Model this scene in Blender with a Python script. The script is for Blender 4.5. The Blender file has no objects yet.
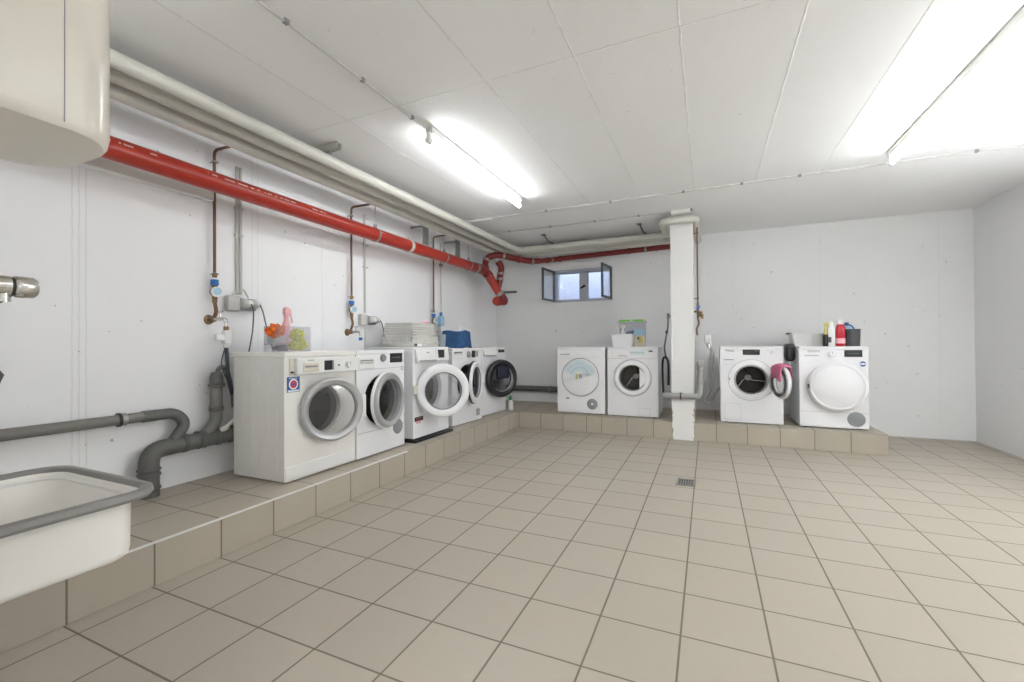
import bpy, bmesh, math, random
from mathutils import Vector, Matrix, noise
random.seed(7)
sc = bpy.context.scene
COL = sc.collection
PI = math.pi
R = math.radians

# ------------------------------------------------------------------ camera
H = 1.09
F_PX = 437.9
yaw, pit, roll = .4200, .0075, .0072
c, s = math.cos(yaw), math.sin(yaw)
R0, F0, U0 = Vector((c, s, 0)), Vector((-s, c, 0)), Vector((0, 0, 1))
FW = F0*math.cos(pit) + U0*math.sin(pit)
U1 = -F0*math.sin(pit) + U0*math.cos(pit)
RT = R0*math.cos(roll) - U1*math.sin(roll)
UP = R0*math.sin(roll) + U1*math.cos(roll)
cam_data = bpy.data.cameras.new('camera')
cam_data.sensor_width = 36
cam_data.lens = F_PX/1024*36
cam_data.clip_start = .02
cam = bpy.data.objects.new('camera', cam_data)
COL.objects.link(cam)
m = Matrix.Identity(4)
for i in range(3):
    m[i][0], m[i][1], m[i][2] = RT[i], UP[i], -FW[i]
m[0][3], m[1][3], m[2][3] = 0, 0, H
cam.matrix_world = m
sc.camera = cam

# ------------------------------------------------------------------ world, exposure, light levels
sc.view_settings.view_transform = 'Standard'
sc.view_settings.look = 'None'
sc.view_settings.exposure = 1.64
sc.view_settings.gamma = 1
sc.view_settings.use_curve_mapping = False
world = bpy.data.worlds.new('sky')
sc.world = world
world.use_nodes = True
bg = world.node_tree.nodes['Background']
bg.inputs[0].default_value = (.72, .82, 1.0, 1)
bg.inputs[1].default_value = 1.5
TUBE_POWER = 21.0        # emission strength of the fluorescent tubes

# ------------------------------------------------------------------ materials
def lin(v):
    v /= 255
    return v/12.92 if v <= .04045 else ((v+.055)/1.055)**2.4
def rgb(r, g, b): return (lin(r), lin(g), lin(b), 1)
MATS = {}
class NT:
    def __init__(self, mt):
        self.t = mt.node_tree; self.n = self.t.nodes; self.l = self.t.links
    def new(self, kind, **kw):
        o = self.n.new(kind)
        for k, v in kw.items(): setattr(o, k, v)
        return o
    def link(self, a, b): self.l.new(a, b)
    def math(self, op, a, b=None, c=None, clamp=False):
        o = self.n.new('ShaderNodeMath'); o.operation = op; o.use_clamp = clamp
        for i, v in enumerate((a, b, c)):
            if v is None: continue
            if isinstance(v, (int, float)): o.inputs[i].default_value = v
            else: self.l.new(v, o.inputs[i])
        return o.outputs[0]
    def mix(self, fac, a, b, blend='MIX'):
        o = self.n.new('ShaderNodeMix'); o.data_type = 'RGBA'; o.blend_type = blend
        for i, v in ((0, fac), (6, a), (7, b)):
            if isinstance(v, (int, float)): o.inputs[i].default_value = v
            elif isinstance(v, tuple): o.inputs[i].default_value = v
            else: self.l.new(v, o.inputs[i])
        return o.outputs[2]
    def noise(self, vec, scale, detail=3, rough=.55):
        o = self.n.new('ShaderNodeTexNoise')
        o.inputs['Scale'].default_value = scale; o.inputs['Detail'].default_value = detail
        o.inputs['Roughness'].default_value = rough
        if vec is not None: self.l.new(vec, o.inputs['Vector'])
        return o.outputs[0]
def base_mat(name, col, rough=.5, metal=0., spec=.5):
    mt = bpy.data.materials.new(name); mt.use_nodes = True
    p = mt.node_tree.nodes['Principled BSDF']
    p.inputs['Base Color'].default_value = col
    p.inputs['Roughness'].default_value = rough
    p.inputs['Metallic'].default_value = metal
    p.inputs['Specular IOR Level'].default_value = spec
    MATS[name] = mt
    return mt, p
def plain(name, col, rough=.5, metal=0., spec=.5, var=.05, vs=9., bump=0., bs=60.):
    """one colour with a slight wear variation"""
    mt, p = base_mat(name, col, rough, metal, spec)
    t = NT(mt)
    tc = t.new('ShaderNodeTexCoord').outputs['Object']
    n = t.noise(tc, vs)
    f = t.math('MULTIPLY_ADD', n, 2*var, 1-var)
    col2 = t.mix(1.0, col, (1, 1, 1, 1), 'MULTIPLY')
    hs = t.new('ShaderNodeHueSaturation')
    hs.inputs['Color'].default_value = col
    t.link(f, hs.inputs['Value'])
    t.link(hs.outputs[0], p.inputs['Base Color'])
    if bump:
        b = t.new('ShaderNodeBump'); b.inputs['Strength'].default_value = bump
        b.inputs['Distance'].default_value = .01
        t.link(t.noise(tc, bs, 4), b.inputs['Height']); t.link(b.outputs[0], p.inputs['Normal'])
    return mt
def seam_mask(t, coord, positions, w, wobble=None):
    """0..1 mask, 1 on thin lines at the given positions of one coordinate"""
    out = None
    cc = coord if wobble is None else t.math('ADD', coord, wobble)
    for q in positions:
        d = t.math('ABSOLUTE', t.math('SUBTRACT', cc, q))
        v = t.math('SUBTRACT', 1.0, t.math('DIVIDE', d, w), clamp=True)
        out = v if out is None else t.math('MAXIMUM', out, v)
    return out
def painted_concrete(name, col, xs=(), ys=(), dirt=.0, seam_dark=.72, w=.006, bump=.25, broken=.0, stain=()):
    mt, p = base_mat(name, col, .62, 0, .3)
    t = NT(mt)
    tc = t.new('ShaderNodeTexCoord').outputs['Object']
    sp = t.new('ShaderNodeSeparateXYZ'); t.link(tc, sp.inputs[0])
    big = t.noise(tc, 1.3, 4); fine = t.noise(tc, 38, 5, .65)
    wob = t.math('MULTIPLY_ADD', t.noise(tc, 14, 3), .012, -.006)
    v = t.math('MULTIPLY_ADD', big, .07, .95)
    colr = t.mix(1.0, col, (1, 1, 1, 1), 'MULTIPLY')
    hs = t.new('ShaderNodeHueSaturation'); hs.inputs['Color'].default_value = col; t.link(v, hs.inputs['Value'])
    cur = hs.outputs[0]
    mask = None
    for coord, pos in ((sp.outputs[0], xs), (sp.outputs[1], ys)):
        if pos:
            k = seam_mask(t, coord, pos, w, wob)
            mask = k if mask is None else t.math('MAXIMUM', mask, k)
    if mask is not None:
        g = t.math('GREATER_THAN', t.noise(tc, 9, 3), broken)
        mk = t.math('MULTIPLY', mask, t.math('MULTIPLY_ADD', g, .75, .25))
        cur = t.mix(mk, cur, tuple(x*seam_dark for x in col[:3])+(1,))
    if dirt:
        sp1 = t.math('GREATER_THAN', t.noise(tc, 21, 2, .5), .735)
        sp2 = t.math('GREATER_THAN', t.noise(tc, 3.1, 2, .5), .52)
        d = t.math('MULTIPLY', t.math('MULTIPLY', sp1, sp2), dirt)
        cur = t.mix(d, cur, rgb(120, 116, 108))
    t.link(cur, p.inputs['Base Color'])
    b = t.new('ShaderNodeBump'); b.inputs['Strength'].default_value = bump; b.inputs['Distance'].default_value = .006
    h = t.math('ADD', t.math('MULTIPLY', fine, .5), big)
    if mask is not None: h = t.math('ADD', h, t.math('MULTIPLY', mask, 1.2))
    t.link(h, b.inputs['Height']); t.link(b.outputs[0], p.inputs['Normal'])
    return mt
def tile_mat(name, tile, x0, y0, col, grout, gw=.0035, gain=1.0, spec=.45):
    mt, p = base_mat(name, col, .38, 0, spec)
    t = NT(mt)
    tcn = t.new('ShaderNodeTexCoord'); tc = tcn.outputs['Object']
    sp = t.new('ShaderNodeSeparateXYZ'); t.link(tc, sp.inputs[0])
    sn = t.new('ShaderNodeSeparateXYZ'); t.link(t.new('ShaderNodeNewGeometry').outputs['Normal'], sn.inputs[0])
    masks, cells = [], []
    for i, o in ((0, x0), (1, y0)):
        u = t.math('DIVIDE', t.math('SUBTRACT', sp.outputs[i], o), tile)
        cells.append(t.math('FLOOR', u))
        fr = t.math('FRACT', u)
        d = t.math('MULTIPLY', t.math('MINIMUM', fr, t.math('SUBTRACT', 1.0, fr)), tile)
        k = t.math('SUBTRACT', 1.0, t.math('DIVIDE', t.math('SUBTRACT', d, gw*.6), gw*.8), clamp=True)
        side = t.math('LESS_THAN', t.math('ABSOLUTE', sn.outputs[i]), .6)
        masks.append(t.math('MULTIPLY', k, side))
    gm = t.math('MAXIMUM', masks[0], masks[1])
    cv = t.new('ShaderNodeCombineXYZ'); t.link(cells[0], cv.inputs[0]); t.link(cells[1], cv.inputs[1])
    wn = t.new('ShaderNodeTexWhiteNoise'); t.link(cv.outputs[0], wn.inputs['Vector'])
    big = t.noise(tc, 2.2, 3); grain = t.noise(tc, 420, 2, .7); mid = t.noise(tc, 26, 3)
    v = t.math('MULTIPLY_ADD', wn.outputs[0], .055, .955)
    v = t.math('ADD', v, t.math('MULTIPLY_ADD', grain, .22, -.11))
    v = t.math('ADD', v, t.math('MULTIPLY_ADD', mid, .05, -.025))
    v = t.math('ADD', v, t.math('MULTIPLY_ADD', big, .06, -.03))
    hs = t.new('ShaderNodeHueSaturation'); hs.inputs['Color'].default_value = col; t.link(v, hs.inputs['Value'])
    t.link(t.mix(t.math('MULTIPLY', gm, .93), hs.outputs[0], grout), p.inputs['Base Color'])
    t.link(t.math('MULTIPLY_ADD', gm, .4, .42), p.inputs['Roughness'])
    b = t.new('ShaderNodeBump'); b.inputs['Strength'].default_value = .35; b.inputs['Distance'].default_value = .003
    t.link(t.math('SUBTRACT', t.math('MULTIPLY', grain, .12), gm), b.inputs['Height'])
    t.link(b.outputs[0], p.inputs['Normal'])
    return mt
def glass(name, tint, gloss=.10, rough=.03, density=1.0):
    """thin clear sheet: tinted see-through plus a fresnel reflection"""
    mt = bpy.data.materials.new(name); mt.use_nodes = True
    t = NT(mt); t.n.clear()
    out = t.new('ShaderNodeOutputMaterial')
    tr = t.new('ShaderNodeBsdfTransparent'); tr.inputs[0].default_value = tint
    gl = t.new('ShaderNodeBsdfGlossy'); gl.inputs['Roughness'].default_value = rough
    lw = t.new('ShaderNodeLayerWeight'); lw.inputs[0].default_value = .5
    ad = t.math('MULTIPLY_ADD', t.math('POWER', lw.outputs['Facing'], 4.0), .7, gloss, clamp=True)
    mx = t.new('ShaderNodeMixShader')
    t.link(ad, mx.inputs[0]); t.link(tr.outputs[0], mx.inputs[1]); t.link(gl.outputs[0], mx.inputs[2])
    t.link(mx.outputs[0], out.inputs[0])
    MATS[name] = mt
    return mt
def milky(name, col, clear):
    """translucent plastic"""
    mt = bpy.data.materials.new(name); mt.use_nodes = True
    t = NT(mt); p = t.n['Principled BSDF']; out = t.n['Material Output']
    p.inputs['Base Color'].default_value = col; p.inputs['Roughness'].default_value = .25
    tr = t.new('ShaderNodeBsdfTransparent'); tr.inputs[0].default_value = (.95, .95, .96, 1)
    mx = t.new('ShaderNodeMixShader'); mx.inputs[0].default_value = clear
    t.link(p.outputs[0], mx.inputs[1]); t.link(tr.outputs[0], mx.inputs[2]); t.link(mx.outputs[0], out.inputs[0])
    MATS[name] = mt
    return mt
def emit(name, col, strength):
    mt = bpy.data.materials.new(name); mt.use_nodes = True
    t = NT(mt); t.n.clear()
    o = t.new('ShaderNodeOutputMaterial'); e = t.new('ShaderNodeEmission')
    e.inputs[0].default_value = col; e.inputs[1].default_value = strength
    t.link(e.outputs[0], o.inputs[0]); MATS[name] = mt
    return mt

S = .2995
GROUT = rgb(112, 104, 90)
TILE = rgb(179, 170, 156)
WALLC = rgb(245, 245, 246)
M_floor = tile_mat('beige floor tiles', S, -.1026, 1.751, TILE, GROUT)
M_plA = tile_mat('beige plinth tiles along left wall', S, -2.622, 1.759, rgb(180, 171, 156), GROUT)
M_plB = tile_mat('beige plinth tiles in corner', S, -1.666, 5.585, rgb(180, 171, 156), GROUT)
M_plC = tile_mat('beige plinth tiles by pillar', S, -.88, 5.585, rgb(180, 171, 156), GROUT)
M_plD = tile_mat('beige plinth tiles right of pillar', S, .0795, 5.585, rgb(180, 171, 156), GROUT)
M_wallL = painted_concrete('white painted left wall', WALLC, ys=(1.192, 1.221, 1.25, 2.22, 2.265, 2.875, 5.88), dirt=.5, seam_dark=.86, w=.005)
M_wallB = painted_concrete('white painted back wall', rgb(242, 242, 242), xs=(.31, 1.255, 2.361), dirt=.35, seam_dark=.93, w=.006)
M_wallR = painted_concrete('white painted right wall', WALLC, ys=(6.075,), dirt=.3, seam_dark=.93)
M_wall0 = painted_concrete('white painted wall', WALLC)
M_ceil = painted_concrete('white painted concrete ceiling', rgb(250, 250, 250), xs=(-2.131, -1.117, -.61, -.105, .41, .907, 1.414, 1.921, 2.428), ys=(2.17, -.3), seam_dark=.80, w=.006, broken=.42, dirt=.15, bump=.35)
M_soff = painted_concrete('white painted soffit', rgb(250, 250, 250), bump=.3)
M_shaft = painted_concrete('pale light well concrete', rgb(214, 216, 226), bump=.8, dirt=.6, xs=(-1.9, -1.5), seam_dark=.7)
M_pillar = plain('white painted pillar', rgb(232, 232, 230), .6, var=.03, bump=.25, bs=30)
M_white = plain('white enamel', rgb(236, 236, 238), .28, var=.012)
M_white2 = plain('white enamel slightly warm', rgb(233, 231, 226), .3, var=.015)
M_wplast = plain('white plastic', rgb(232, 232, 230), .38, var=.015)
M_cream = plain('cream heater enamel', rgb(222, 217, 205), .22, var=.015)
M_creamd = plain('cream heater base', rgb(240, 236, 224), .35, var=.02)
M_beigeplast = plain('yellowed plastic', rgb(214, 208, 194), .42, var=.03)
M_grayplast = plain('silver grey plastic', rgb(176, 176, 176), .34, metal=.25, var=.03)
M_midgray = plain('mid grey plastic', rgb(140, 142, 144), .45, var=.05)
M_darkgray = plain('dark grey plastic', rgb(80, 82, 86), .4, var=.05)
M_black = plain('black plastic', rgb(22, 22, 24), .32, var=.05)
M_disp = plain('dark display', rgb(46, 48, 50), .15, var=.03)
M_rubber = plain('grey door seal rubber', rgb(120, 120, 122), .6, var=.06)
M_rim = plain('grey rubber rim', rgb(138, 136, 133), .5, var=.05)
M_drum = plain('stainless drum', rgb(150, 148, 144), .28, metal=.9, var=.12, vs=25)
M_drumd = plain('dark drum', rgb(58, 55, 52), .35, metal=.7, var=.2, vs=20)
M_steel = plain('chrome', rgb(205, 203, 198), .12, metal=1., var=.02)
M_galv = plain('galvanised steel', rgb(165, 164, 160), .38, metal=.8, var=.1)
M_brass = plain('tarnished brass', rgb(132, 108, 78), .42, metal=.6, var=.12)
M_copper = plain('old copper pipe', rgb(118, 88, 70), .5, metal=.4, var=.14)
M_red = None
def red_pipe_mat(px_, pz_, slope):
    col = rgb(166, 46, 32)
    mt, p = base_mat('red enamel cast iron', col, .30, 0, .5)
    t = NT(mt); tc = t.new('ShaderNodeTexCoord').outputs['Object']
    sp = t.new('ShaderNodeSeparateXYZ'); t.link(tc, sp.inputs[0])
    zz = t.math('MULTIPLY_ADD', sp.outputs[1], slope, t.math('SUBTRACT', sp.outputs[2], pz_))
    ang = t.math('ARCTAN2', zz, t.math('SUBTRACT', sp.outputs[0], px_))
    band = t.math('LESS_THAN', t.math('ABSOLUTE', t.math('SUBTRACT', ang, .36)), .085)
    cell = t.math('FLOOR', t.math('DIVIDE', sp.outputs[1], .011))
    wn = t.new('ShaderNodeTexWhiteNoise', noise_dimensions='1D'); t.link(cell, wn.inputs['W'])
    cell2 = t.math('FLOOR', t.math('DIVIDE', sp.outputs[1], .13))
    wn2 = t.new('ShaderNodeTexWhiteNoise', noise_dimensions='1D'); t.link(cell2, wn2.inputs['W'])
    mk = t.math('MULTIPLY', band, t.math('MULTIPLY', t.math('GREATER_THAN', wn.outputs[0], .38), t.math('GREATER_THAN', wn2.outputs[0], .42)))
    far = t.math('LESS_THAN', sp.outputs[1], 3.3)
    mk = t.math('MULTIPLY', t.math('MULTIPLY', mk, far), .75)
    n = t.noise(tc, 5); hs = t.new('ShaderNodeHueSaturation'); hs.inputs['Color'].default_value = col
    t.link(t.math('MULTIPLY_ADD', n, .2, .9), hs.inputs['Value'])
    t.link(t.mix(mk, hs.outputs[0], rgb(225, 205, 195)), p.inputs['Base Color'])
    return mt
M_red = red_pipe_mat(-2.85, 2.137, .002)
M_redd = plain('dark red enamel cast iron', rgb(124, 38, 32), .4, var=.1)
M_insul = plain('pale grey pipe jacket', rgb(206, 205, 196), .42, var=.03)
M_pvc = plain('grey drain pipe', rgb(120, 119, 114), .45, var=.06)
M_pvcd = plain('dark grey drain pipe', rgb(98, 98, 95), .5, var=.09)
M_pvcl = plain('light grey drain pipe', rgb(160, 160, 156), .48, var=.07)
M_hoseg = plain('grey corrugated hose', rgb(118, 118, 116), .55, var=.06)
M_hosew = plain('pale hose', rgb(205, 204, 198), .5, var=.04)
M_hosed = plain('dark inlet hose', rgb(44, 50, 60), .5, var=.06)
M_cable = plain('grey cable', rgb(92, 94, 100), .5, var=.05)
M_socket = plain('light grey socket plastic', rgb(196, 195, 190), .42, var=.04)
M_blue = plain('blue plastic', rgb(50, 120, 196), .4, var=.06)
M_blued = plain('deep blue print', rgb(52, 88, 148), .5, var=.04)
M_lblue = plain('pale blue plastic', rgb(164, 200, 222), .4, var=.05)
M_denim = plain('blue denim', rgb(60, 92, 134), .9, spec=.1, var=.45, vs=16, bump=.4, bs=160)
M_pink = plain('pink terry cloth', rgb(226, 132, 162), .95, spec=.1, var=.1, vs=30, bump=.6, bs=220)
M_pinkp = plain('pink translucent plastic', rgb(240, 186, 192), .35, var=.06)
M_orange = plain('orange cloth', rgb(226, 112, 40), .9, spec=.1, var=.15, vs=25, bump=.5, bs=150)
M_lime = plain('yellow green cloth', rgb(206, 208, 62), .85, spec=.1, var=.16, vs=30, bump=.5, bs=120)
M_limelid = plain('lime lid', rgb(120, 204, 74), .4, var=.04)
M_redp = plain('red plastic', rgb(200, 26, 48), .28, var=.06)
M_yellow = plain('yellow plastic', rgb(206, 196, 120), .4, var=.05)
M_green = plain('green cap', rgb(30, 140, 70), .4, var=.04)
M_grille = plain('grey ventilation grille', rgb(150, 152, 156), .5, var=.04)
M_basket = plain('grey white basket plastic', rgb(208, 207, 202), .45, var=.03)
M_carton = plain('carton cream', rgb(214, 204, 186), .7, var=.05)
M_brownish = plain('dark laundry', rgb(96, 74, 66), .9, var=.2, vs=30)
M_stickred = plain('red print', rgb(198, 62, 74), .5)
M_stickwhite = plain('white print', rgb(240, 240, 240), .5, var=.01)
M_pocket = plain('pale blue foil', rgb(214, 225, 228), .5, var=.06)
M_frame = plain('dark grey steel frame', rgb(92, 96, 102), .4, metal=.3, var=.04)
M_framel = plain('pale grey window frame', rgb(186, 190, 198), .4, var=.04)
M_glass = glass('window glass', (.95, .965, .975, 1), .05)
M_dglass = glass('porthole glass', (.88, .885, .89, 1), .06)
M_bowl = glass('porthole glass bowl', (.90, .90, .905, 1), .05, .06)
M_dkglass = glass('smoked porthole glass', (.34, .35, .38, 1), .06)
M_clear = milky('clear box plastic', rgb(225, 225, 232), .86)
M_clear2 = milky('frosted cup plastic', rgb(196, 206, 210), .5)
M_clearhose = milky('clear braided hose', rgb(214, 213, 206), .25)
M_fill_short = emit('fluorescent tube glow', (.945, .975, .99, 1), TUBE_POWER)  # lights only the added short batten over the heater
M_tube3 = emit('fluorescent tube glow on the right row', (.945, .975, .99, 1), TUBE_POWER*.62)
M_tube4 = emit('fluorescent tube glow on the left row', (.945, .975, .99, 1), TUBE_POWER*.78)
M_fill_twin = emit('tube glow of added unseen twin lamps', (.945, .975, .99, 1), TUBE_POWER*1.05)  # for the added twin fill lamps behind the camera and on the right wall

# ------------------------------------------------------------------ mesh helpers
def frame_from(d):
    d = Vector(d).normalized()
    a = Vector((0, 0, 1)) if abs(d.z) < .9 else Vector((1, 0, 0))
    u = a.cross(d).normalized(); v = d.cross(u)
    return u, v, d
class G:
    def __init__(self): self.bm = bmesh.new()
    def box(self, x0, x1, y0, y1, z0, z1, mtx=None):
        v = []
        for z in (z0, z1):
            for x, y in ((x0, y0), (x1, y0), (x1, y1), (x0, y1)):
                p = Vector((x, y, z))
                v.append(self.bm.verts.new(mtx @ p if mtx else p))
        for f in ((3, 2, 1, 0), (4, 5, 6, 7), (0, 1, 5, 4), (1, 2, 6, 5), (2, 3, 7, 6), (3, 0, 4, 7)):
            self.bm.faces.new([v[i] for i in f])
        return self
    def frustum(self, b, t, z0, z1, cx=0, cy=0, caps=(1, 1)):
        """tapered box: b, t = (half x, half y) at bottom and top"""
        v = []
        for (hx, hy), z in ((b, z0), (t, z1)):
            for sx, sy in ((-1, -1), (1, -1), (1, 1), (-1, 1)):
                v.append(self.bm.verts.new((cx+sx*hx, cy+sy*hy, z)))
        fs = [(0, 1, 5, 4), (1, 2, 6, 5), (2, 3, 7, 6), (3, 0, 4, 7)]
        if caps[0]: fs.append((3, 2, 1, 0))
        if caps[1]: fs.append((4, 5, 6, 7))
        for f in fs: self.bm.faces.new([v[i] for i in f])
        return self
    def sweep(self, pts, r, n=12, caps=True, closed=False):
        pts = [Vector(p) for p in pts]
        rs = r if isinstance(r, (list, tuple)) else [r]*len(pts)
        rings = []; u = None
        m_ = len(pts)
        for i, p in enumerate(pts):
            if closed: d = pts[(i+1) % m_]-pts[i-1]
            elif i == 0: d = pts[1]-pts[0]
            elif i == m_-1: d = pts[-1]-pts[-2]
            else: d = (pts[i+1]-pts[i]).normalized()+(pts[i]-pts[i-1]).normalized()
            d.normalize()
            if u is None: u = frame_from(d)[0]
            else:
                u = u - d*u.dot(d)
                u = u.normalized() if u.length > 1e-6 else frame_from(d)[0]
            w = d.cross(u)
            rings.append([self.bm.verts.new(p+(u*math.cos(2*PI*k/n)+w*math.sin(2*PI*k/n))*rs[i]) for k in range(n)])
        for i in range(m_ if closed else m_-1):
            a, b = rings[i], rings[(i+1) % m_]
            for k in range(n): self.bm.faces.new((a[k], a[(k+1) % n], b[(k+1) % n], b[k]))
        if caps and not closed:
            self.bm.faces.new(rings[0][::-1]); self.bm.faces.new(rings[-1])
        return self
    def cyl(self, p0, p1, r, n=20, r1=None, caps=True):
        return self.sweep([p0, p1], [r, r if r1 is None else r1], n, caps)
    def lathe(self, prof, origin=(0, 0, 0), axis=(0, 0, 1), n=32, closed_profile=False, caps=False):
        u, v, d = frame_from(axis); o = Vector(origin)
        rings = []
        for r, h in prof:
            if r < 1e-6: rings.append([self.bm.verts.new(o+d*h)])
            else: rings.append([self.bm.verts.new(o+d*h+(u*math.cos(2*PI*k/n)+v*math.sin(2*PI*k/n))*r) for k in range(n)])
        q = len(rings)
        for i in range(q if closed_profile else q-1):
            a, b = rings[i], rings[(i+1) % q]
            for k in range(n):
                k2 = (k+1) % n
                if len(a) == 1 and len(b) == 1: continue
                if len(a) == 1: self.bm.faces.new((a[0], b[k2], b[k]))
                elif len(b) == 1: self.bm.faces.new((a[k], a[k2], b[0]))
                else: self.bm.faces.new((a[k], a[k2], b[k2], b[k]))
        return self
    def torus(self, R_, r, origin=(0, 0, 0), axis=(0, 0, 1), n=40, k=10, squash=1.):
        prof = [(R_+r*math.cos(2*PI*i/k), r*squash*math.sin(2*PI*i/k)) for i in range(k)]
        return self.lathe(prof, origin, axis, n, True)
    def poly_prism(self, pts, axis, a0, a1):
        """polygon extruded along an axis; pts in the two other coordinates"""
        def P(p, a): return {'x': (a, p[0], p[1]), 'y': (p[0], a, p[1]), 'z': (p[0], p[1], a)}[axis]
        A = [self.bm.verts.new(P(p, a0)) for p in pts]; B = [self.bm.verts.new(P(p, a1)) for p in pts]
        n = len(pts)
        for k in range(n): self.bm.faces.new((A[k], A[(k+1) % n], B[(k+1) % n], B[k]))
        self.bm.faces.new(A[::-1]); self.bm.faces.new(B)
        return self
    def loft(self, loops, caps=(1, 1)):
        rings = [[self.bm.verts.new(p) for p in l] for l in loops]
        n = len(rings[0])
        for a, b in zip(rings, rings[1:]):
            for k in range(n): self.bm.faces.new((a[k], a[(k+1) % n], b[(k+1) % n], b[k]))
        if caps[0]: self.bm.faces.new(rings[0][::-1])
        if caps[1]: self.bm.faces.new(rings[-1])
        return self
    def blob(self, ctr, rad, amp=.3, freq=6, seed=0, sq=(1, 1, 1), sub=3):
        r = bmesh.ops.create_icosphere(self.bm, subdivisions=sub, radius=1)
        for v in r['verts']:
            d = v.co.normalized()
            k = 1+amp*noise.noise(d*freq*.3+Vector((seed*3.1, seed*1.7, 0)))+amp*.5*noise.noise(d*freq+Vector((seed, 0, seed)))
            v.co = Vector((d.x*sq[0], d.y*sq[1], d.z*sq[2]))*rad*k + Vector(ctr)
        return self
    def done(self, name, mat, parent=None, bevel=0, seg=2, smooth=True, solid=0, angle=40, sub=0):
        bmesh.ops.recalc_face_normals(self.bm, faces=self.bm.faces)
        me = bpy.data.meshes.new(name); self.bm.to_mesh(me); self.bm.free()
        if smooth:
            me.polygons.foreach_set('use_smooth', [True]*len(me.polygons))
            me.set_sharp_from_angle(angle=R(angle))
        o = bpy.data.objects.new(name, me); COL.objects.link(o)
        if mat: me.materials.append(mat)
        if solid:
            md = o.modifiers.new('thickness', 'SOLIDIFY'); md.thickness = solid; md.offset = 0
        if sub:
            md = o.modifiers.new('smooth', 'SUBSURF'); md.levels = sub; md.render_levels = sub
        if bevel:
            md = o.modifiers.new('bevel', 'BEVEL'); md.width = bevel; md.segments = seg
            md.limit_method = 'ANGLE'; md.angle_limit = R(50)
        if parent: o.parent = parent
        return o
def tag(o, label, cat, group=None):
    o['label'] = label; o['category'] = cat
    if group: o['group'] = group
    return o
def struct(o): o['kind'] = 'structure'; return o
def thing(name, label, cat, loc=(0, 0, 0), rz=0., group=None):
    o = bpy.data.objects.new(name, None); COL.objects.link(o)
    o.empty_display_size = .05
    o.location = loc; o.rotation_euler = (0, 0, rz)
    return tag(o, label, cat, group)
def fillet(pts, r, n=6):
    pts = [Vector(p) for p in pts]; out = [pts[0]]
    for a, b, d in zip(pts, pts[1:], pts[2:]):
        e1, e2 = (a-b), (d-b)
        q = min(r, e1.length*.49, e2.length*.49)
        p0, p2 = b+e1.normalized()*q, b+e2.normalized()*q
        for i in range(n+1):
            t = i/n
            out.append(p0*(1-t)**2+b*2*t*(1-t)+p2*t*t)
    out.append(pts[-1])
    return out
def spline(pts, n=6):
    P = [Vector(p) for p in pts]; P = [P[0]*2-P[1]]+P+[P[-1]*2-P[-2]]
    out = []
    for i in range(1, len(P)-2):
        for k in range(n):
            t = k/n
            a, b, c_, d = P[i-1:i+3]
            out.append(.5*((2*b)+(c_-a)*t+(2*a-5*b+4*c_-d)*t*t+(3*b-a-3*c_+d)*t**3))
    out.append(P[-2])
    return out
def rrect(x0, x1, y0, y1, r, n=5):
    out = []
    for cx, cy, a in ((x1-r, y1-r, 0), (x0+r, y1-r, 90), (x0+r, y0+r, 180), (x1-r, y0+r, 270)):
        for k in range(n+1):
            t = R(a+90*k/n); out.append((cx+r*math.cos(t), cy+r*math.sin(t)))
    return out
def lettering(txt, size, loc, rot, mat, parent, name, depth=.0006, sx=1.):
    cu = bpy.data.curves.new(name, 'FONT'); cu.body = txt; cu.size = size; cu.align_x = 'CENTER'; cu.align_y = 'CENTER'
    cu.extrude = depth
    tmp = bpy.data.objects.new(name+' source', cu); COL.objects.link(tmp)
    dg = bpy.context.evaluated_depsgraph_get()
    me = bpy.data.meshes.new_from_object(tmp.evaluated_get(dg))
    bpy.data.objects.remove(tmp)
    me.materials.clear(); me.materials.append(mat)
    o = bpy.data.objects.new(name, me); COL.objects.link(o)
    o.location = loc; o.rotation_euler = rot; o.scale = (sx, 1, 1)
    if parent: o.parent = parent
    return o

# ------------------------------------------------------------------ the room
XL, XR, YB, YF = -3.138, 2.654, 6.399, -3.2
ZC, ZS, YS = 2.56, 2.54, 4.53      # ceiling, lower soffit, soffit edge
PH, PX, PY, PE = .199, -2.307, 5.285, 1.569
struct(G().box(XL-.15, XR+.15, YF-.15, YB+.15, -.12, 0).done('floor', M_floor, smooth=False))
struct(G().box(XL-.15, XR+.15, YF-.15, YS, ZC, ZC+.15).done('ceiling', M_ceil, smooth=False))
struct(G().box(XL-.15, XR+.15, YS, YB+.15, ZS, ZC+.15).done('ceiling_soffit', M_soff, smooth=False))
struct(G().box(XL-.15, XL, YF-.15, YB+.15, 0, ZC).done('wall_left', M_wallL, smooth=False))
struct(G().box(XR, XR+.15, YF-.15, YB+.15, 0, ZC).done('wall_right', M_wallR, smooth=False))
struct(G().box(XL, XR, YF-.15, YF, 0, ZC).done('wall_front', M_wall0, smooth=False))
struct(G().box(XL, -.8, .05, .15, 0, ZC).done('wall_front_left', M_wall0, smooth=False))
WX0, WX1, WZ0, WZ1 = -2.137, -1.267, 1.722, 2.213
g = G()
T = .30
g.box(XL, WX0, YB, YB+T, 0, ZC); g.box(WX1, XR, YB, YB+T, 0, ZC)
g.box(WX0, WX1, YB, YB+T, 0, WZ0); g.box(WX0, WX1, YB, YB+T, WZ1, ZC)
struct(g.done('wall_back', M_wallB, smooth=False))
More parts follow.
